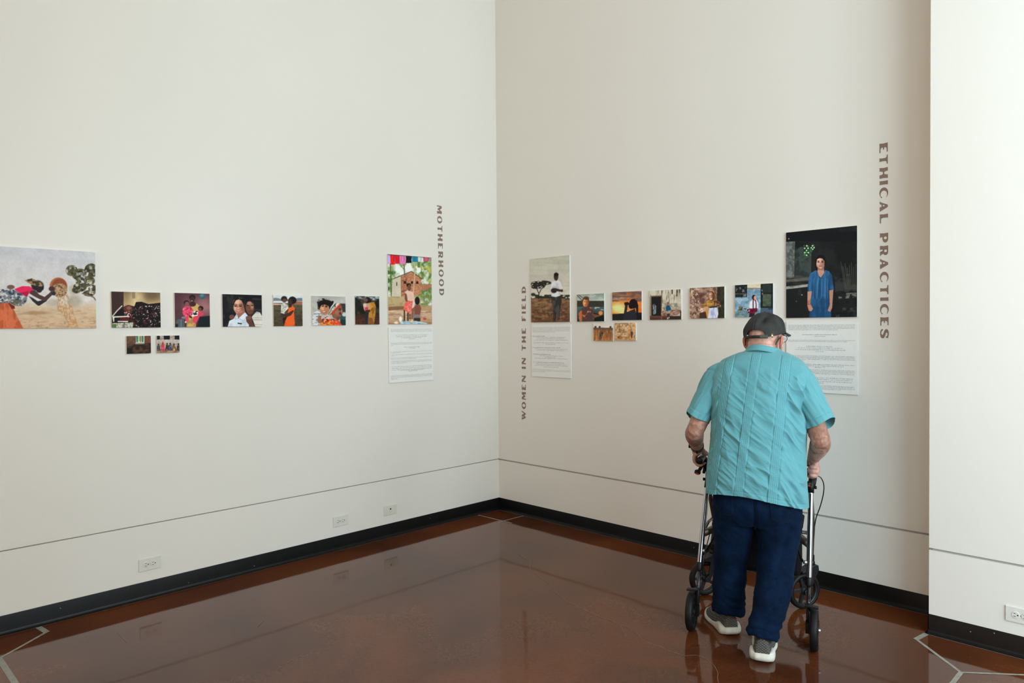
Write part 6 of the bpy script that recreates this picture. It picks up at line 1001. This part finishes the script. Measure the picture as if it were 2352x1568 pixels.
for f in bm.faces:
    qv = HM.inverted() @ (f.calc_center_median()-HC)
    if qv.y < -0.05 and abs((qv.x-0.002)/0.052)**3.2+abs((min(qv.z, 0.5)+0.030)/0.041)**3.2 < 1: kill.append(f)
bmesh.ops.delete(bm, geom=kill, context='FACES'); bm.to_mesh(cap.data); bm.free(); solidify(cap, 0.0022)
def band(x0, x1, z0, z1, off, name, m, npt=24):
    rows = np.zeros((4, npt, 3))
    for k in range(npt):
        x = x0+(x1-x0)*k/(npt-1); y = -math.sqrt(max(1-(x/ra)**2, 0))*rb-0.004
        for i, (z, o) in enumerate(((z0, 0), (z0, off), (z1, off), (z1, 0))): rows[i, k] = np.array(hp(x*(1+o*8), y-o, z))
    return grid_mesh(name, rows, m, cap, closed=False)
band(-0.058, 0.052, -0.0335, -0.0185, 0.0016, 'back_strap', m_strap); band(0.030, 0.062, -0.0345, -0.0165, 0.0030, 'strap_tab', m_olive, 10); band(0.074, 0.0795, -0.0290, -0.0090, 0.0040, 'buckle', m_brass, 4)
# stitched edge round the opening
ed = []
for t_ in np.linspace(0.0, math.pi, 40):
    cq, sq = math.cos(t_), math.sin(t_); xx_ = 0.002+0.0525*math.copysign(abs(cq)**(2/3.2), cq); ed.append(tuple(hp(xx_, -math.sqrt(max(1-(xx_/0.101)**2, 0))*0.1145-0.0045, -0.030+0.0415*abs(sq)**(2/3.2))))
MB().tube(ed, 0.0024, 8).build('opening_binding', m_cap, cap, True)
bt = MB(); ellipsoid(bt, hp(0, -0.004, Hh-0.015), (0.007, 0.007, 0.004), HM, 14, 8); bt.build('top_button', m_cap, cap, True)
# brim: curved visor
nr2, nc2 = 16, 40; BP = np.zeros((nr2, nc2, 3))
for i in range(nr2):
    k = i/(nr2-1)
    for j in range(nc2):
        u = -1+2*j/(nc2-1); an = math.pi/2-u*1.12; x0, y0 = ra*math.cos(an), rb*math.sin(an)-0.004; ext = 0.072*math.sqrt(max(1-u*u, 0))+0.004
        x = x0+(x0*0.10)*k; y = y0+ext*k; z = -0.003+0.028*math.sin(an)+0.003-1.1*x*x-0.012*k; BP[i, j] = np.array(hp(x, y, z))
brim = solidify(grid_mesh('brim', BP, m_cap, cap, closed=False), 0.0045, 0)

# ---- glasses and watch
m_gl = mat('black_metal_frame', (0.010, 0.010, 0.012), 0.35, 0.3); GLS = empty('eyeglasses', (0, 0, 0)); GLS.parent = MAN
m_lens = bpy.data.materials.new('clear_lens'); m_lens.use_nodes = True; lb = m_lens.node_tree.nodes['Principled BSDF']; lb.inputs['Transmission Weight'].default_value = 1.0; lb.inputs['Roughness'].default_value = 0.02; lb.inputs['IOR'].default_value = 1.2
for s in (-1, 1):
    c = crom([tuple(hp(s*x, y, z)) for x, y, z in ((0.082, -0.050, -0.062), (0.088, -0.040, -0.042), (0.096, -0.022, -0.020), (0.099, -0.004, -0.012), (0.097, 0.04, -0.010), (0.088, 0.085, -0.008), (0.074, 0.112, -0.008))], 40); MB().tube([tuple(p) for p in c], [0.0023]*14+[0.0017]*26, 8).build('temple', m_gl, GLS, True)
    rim = [tuple(hp(s*(0.036+0.030*math.cos(t_)), 0.118-0.06*abs(0.036+0.030*math.cos(t_))**1.0*0.5, -0.016+0.021*math.sin(t_))) for t_ in np.linspace(0, 2*math.pi, 33)]; MB().tube(rim, 0.0015, 8, caps=False).build('rim', m_gl, GLS, True)
    mesh('lens', rim[:-1], [tuple(range(32))], m_lens, GLS)
MB().tube([tuple(hp(-0.007, 0.118, -0.010)), tuple(hp(0, 0.120, -0.007)), tuple(hp(0.007, 0.118, -0.010))], 0.0015, 8).build('bridge', m_gl, GLS, True)
WT = empty('wristwatch', (0, 0, 0)); WT.parent = MAN
wr, el = Vector(JT[-1]['wr']), Vector(JT[-1]['el']); ax = (wr-el).normalized(); wc = el.lerp(wr, 0.915)+Vector((0, 0, 0.000)); m_ws = mat('sage_watch_strap', (0.12, 0.13, 0.095), 0.7, noise=(60, 0.4)); m_wc = mat('dark_watch_case', (0.02, 0.02, 0.018), 0.3, 0.6)
MB().lathe([(0.0325, -0.0140), (0.0348, -0.0130), (0.0353, 0.0), (0.0342, 0.0130), (0.0320, 0.0140)], wc, ax, 48).build('strap', m_ws, WT, True)
MB().lathe([(0.0327, -0.0160), (0.0356, -0.0160), (0.0356, -0.0130), (0.0327, -0.0130)], wc, ax, 48).build('strap_edge', m_wc, WT, True)
od = Vector((-0.92, -0.05, 0.12)); od = (od-ax*od.dot(ax)).normalized()
MB().lathe([(0.0, 0.043), (0.014, 0.043), (0.0165, 0.041), (0.0165, 0.033), (0.0, 0.033)], wc, od, 28).build('watch_case', m_wc, WT, True)
od2 = Vector((0.1, -0.9, -0.3)); od2 = (od2-ax*od2.dot(ax)).normalized(); MB().obb(wc+od2*0.0358, ax.cross(od2)*0.004, ax*0.0125, od2*0.0016).build('buckle', m_wc, WT)
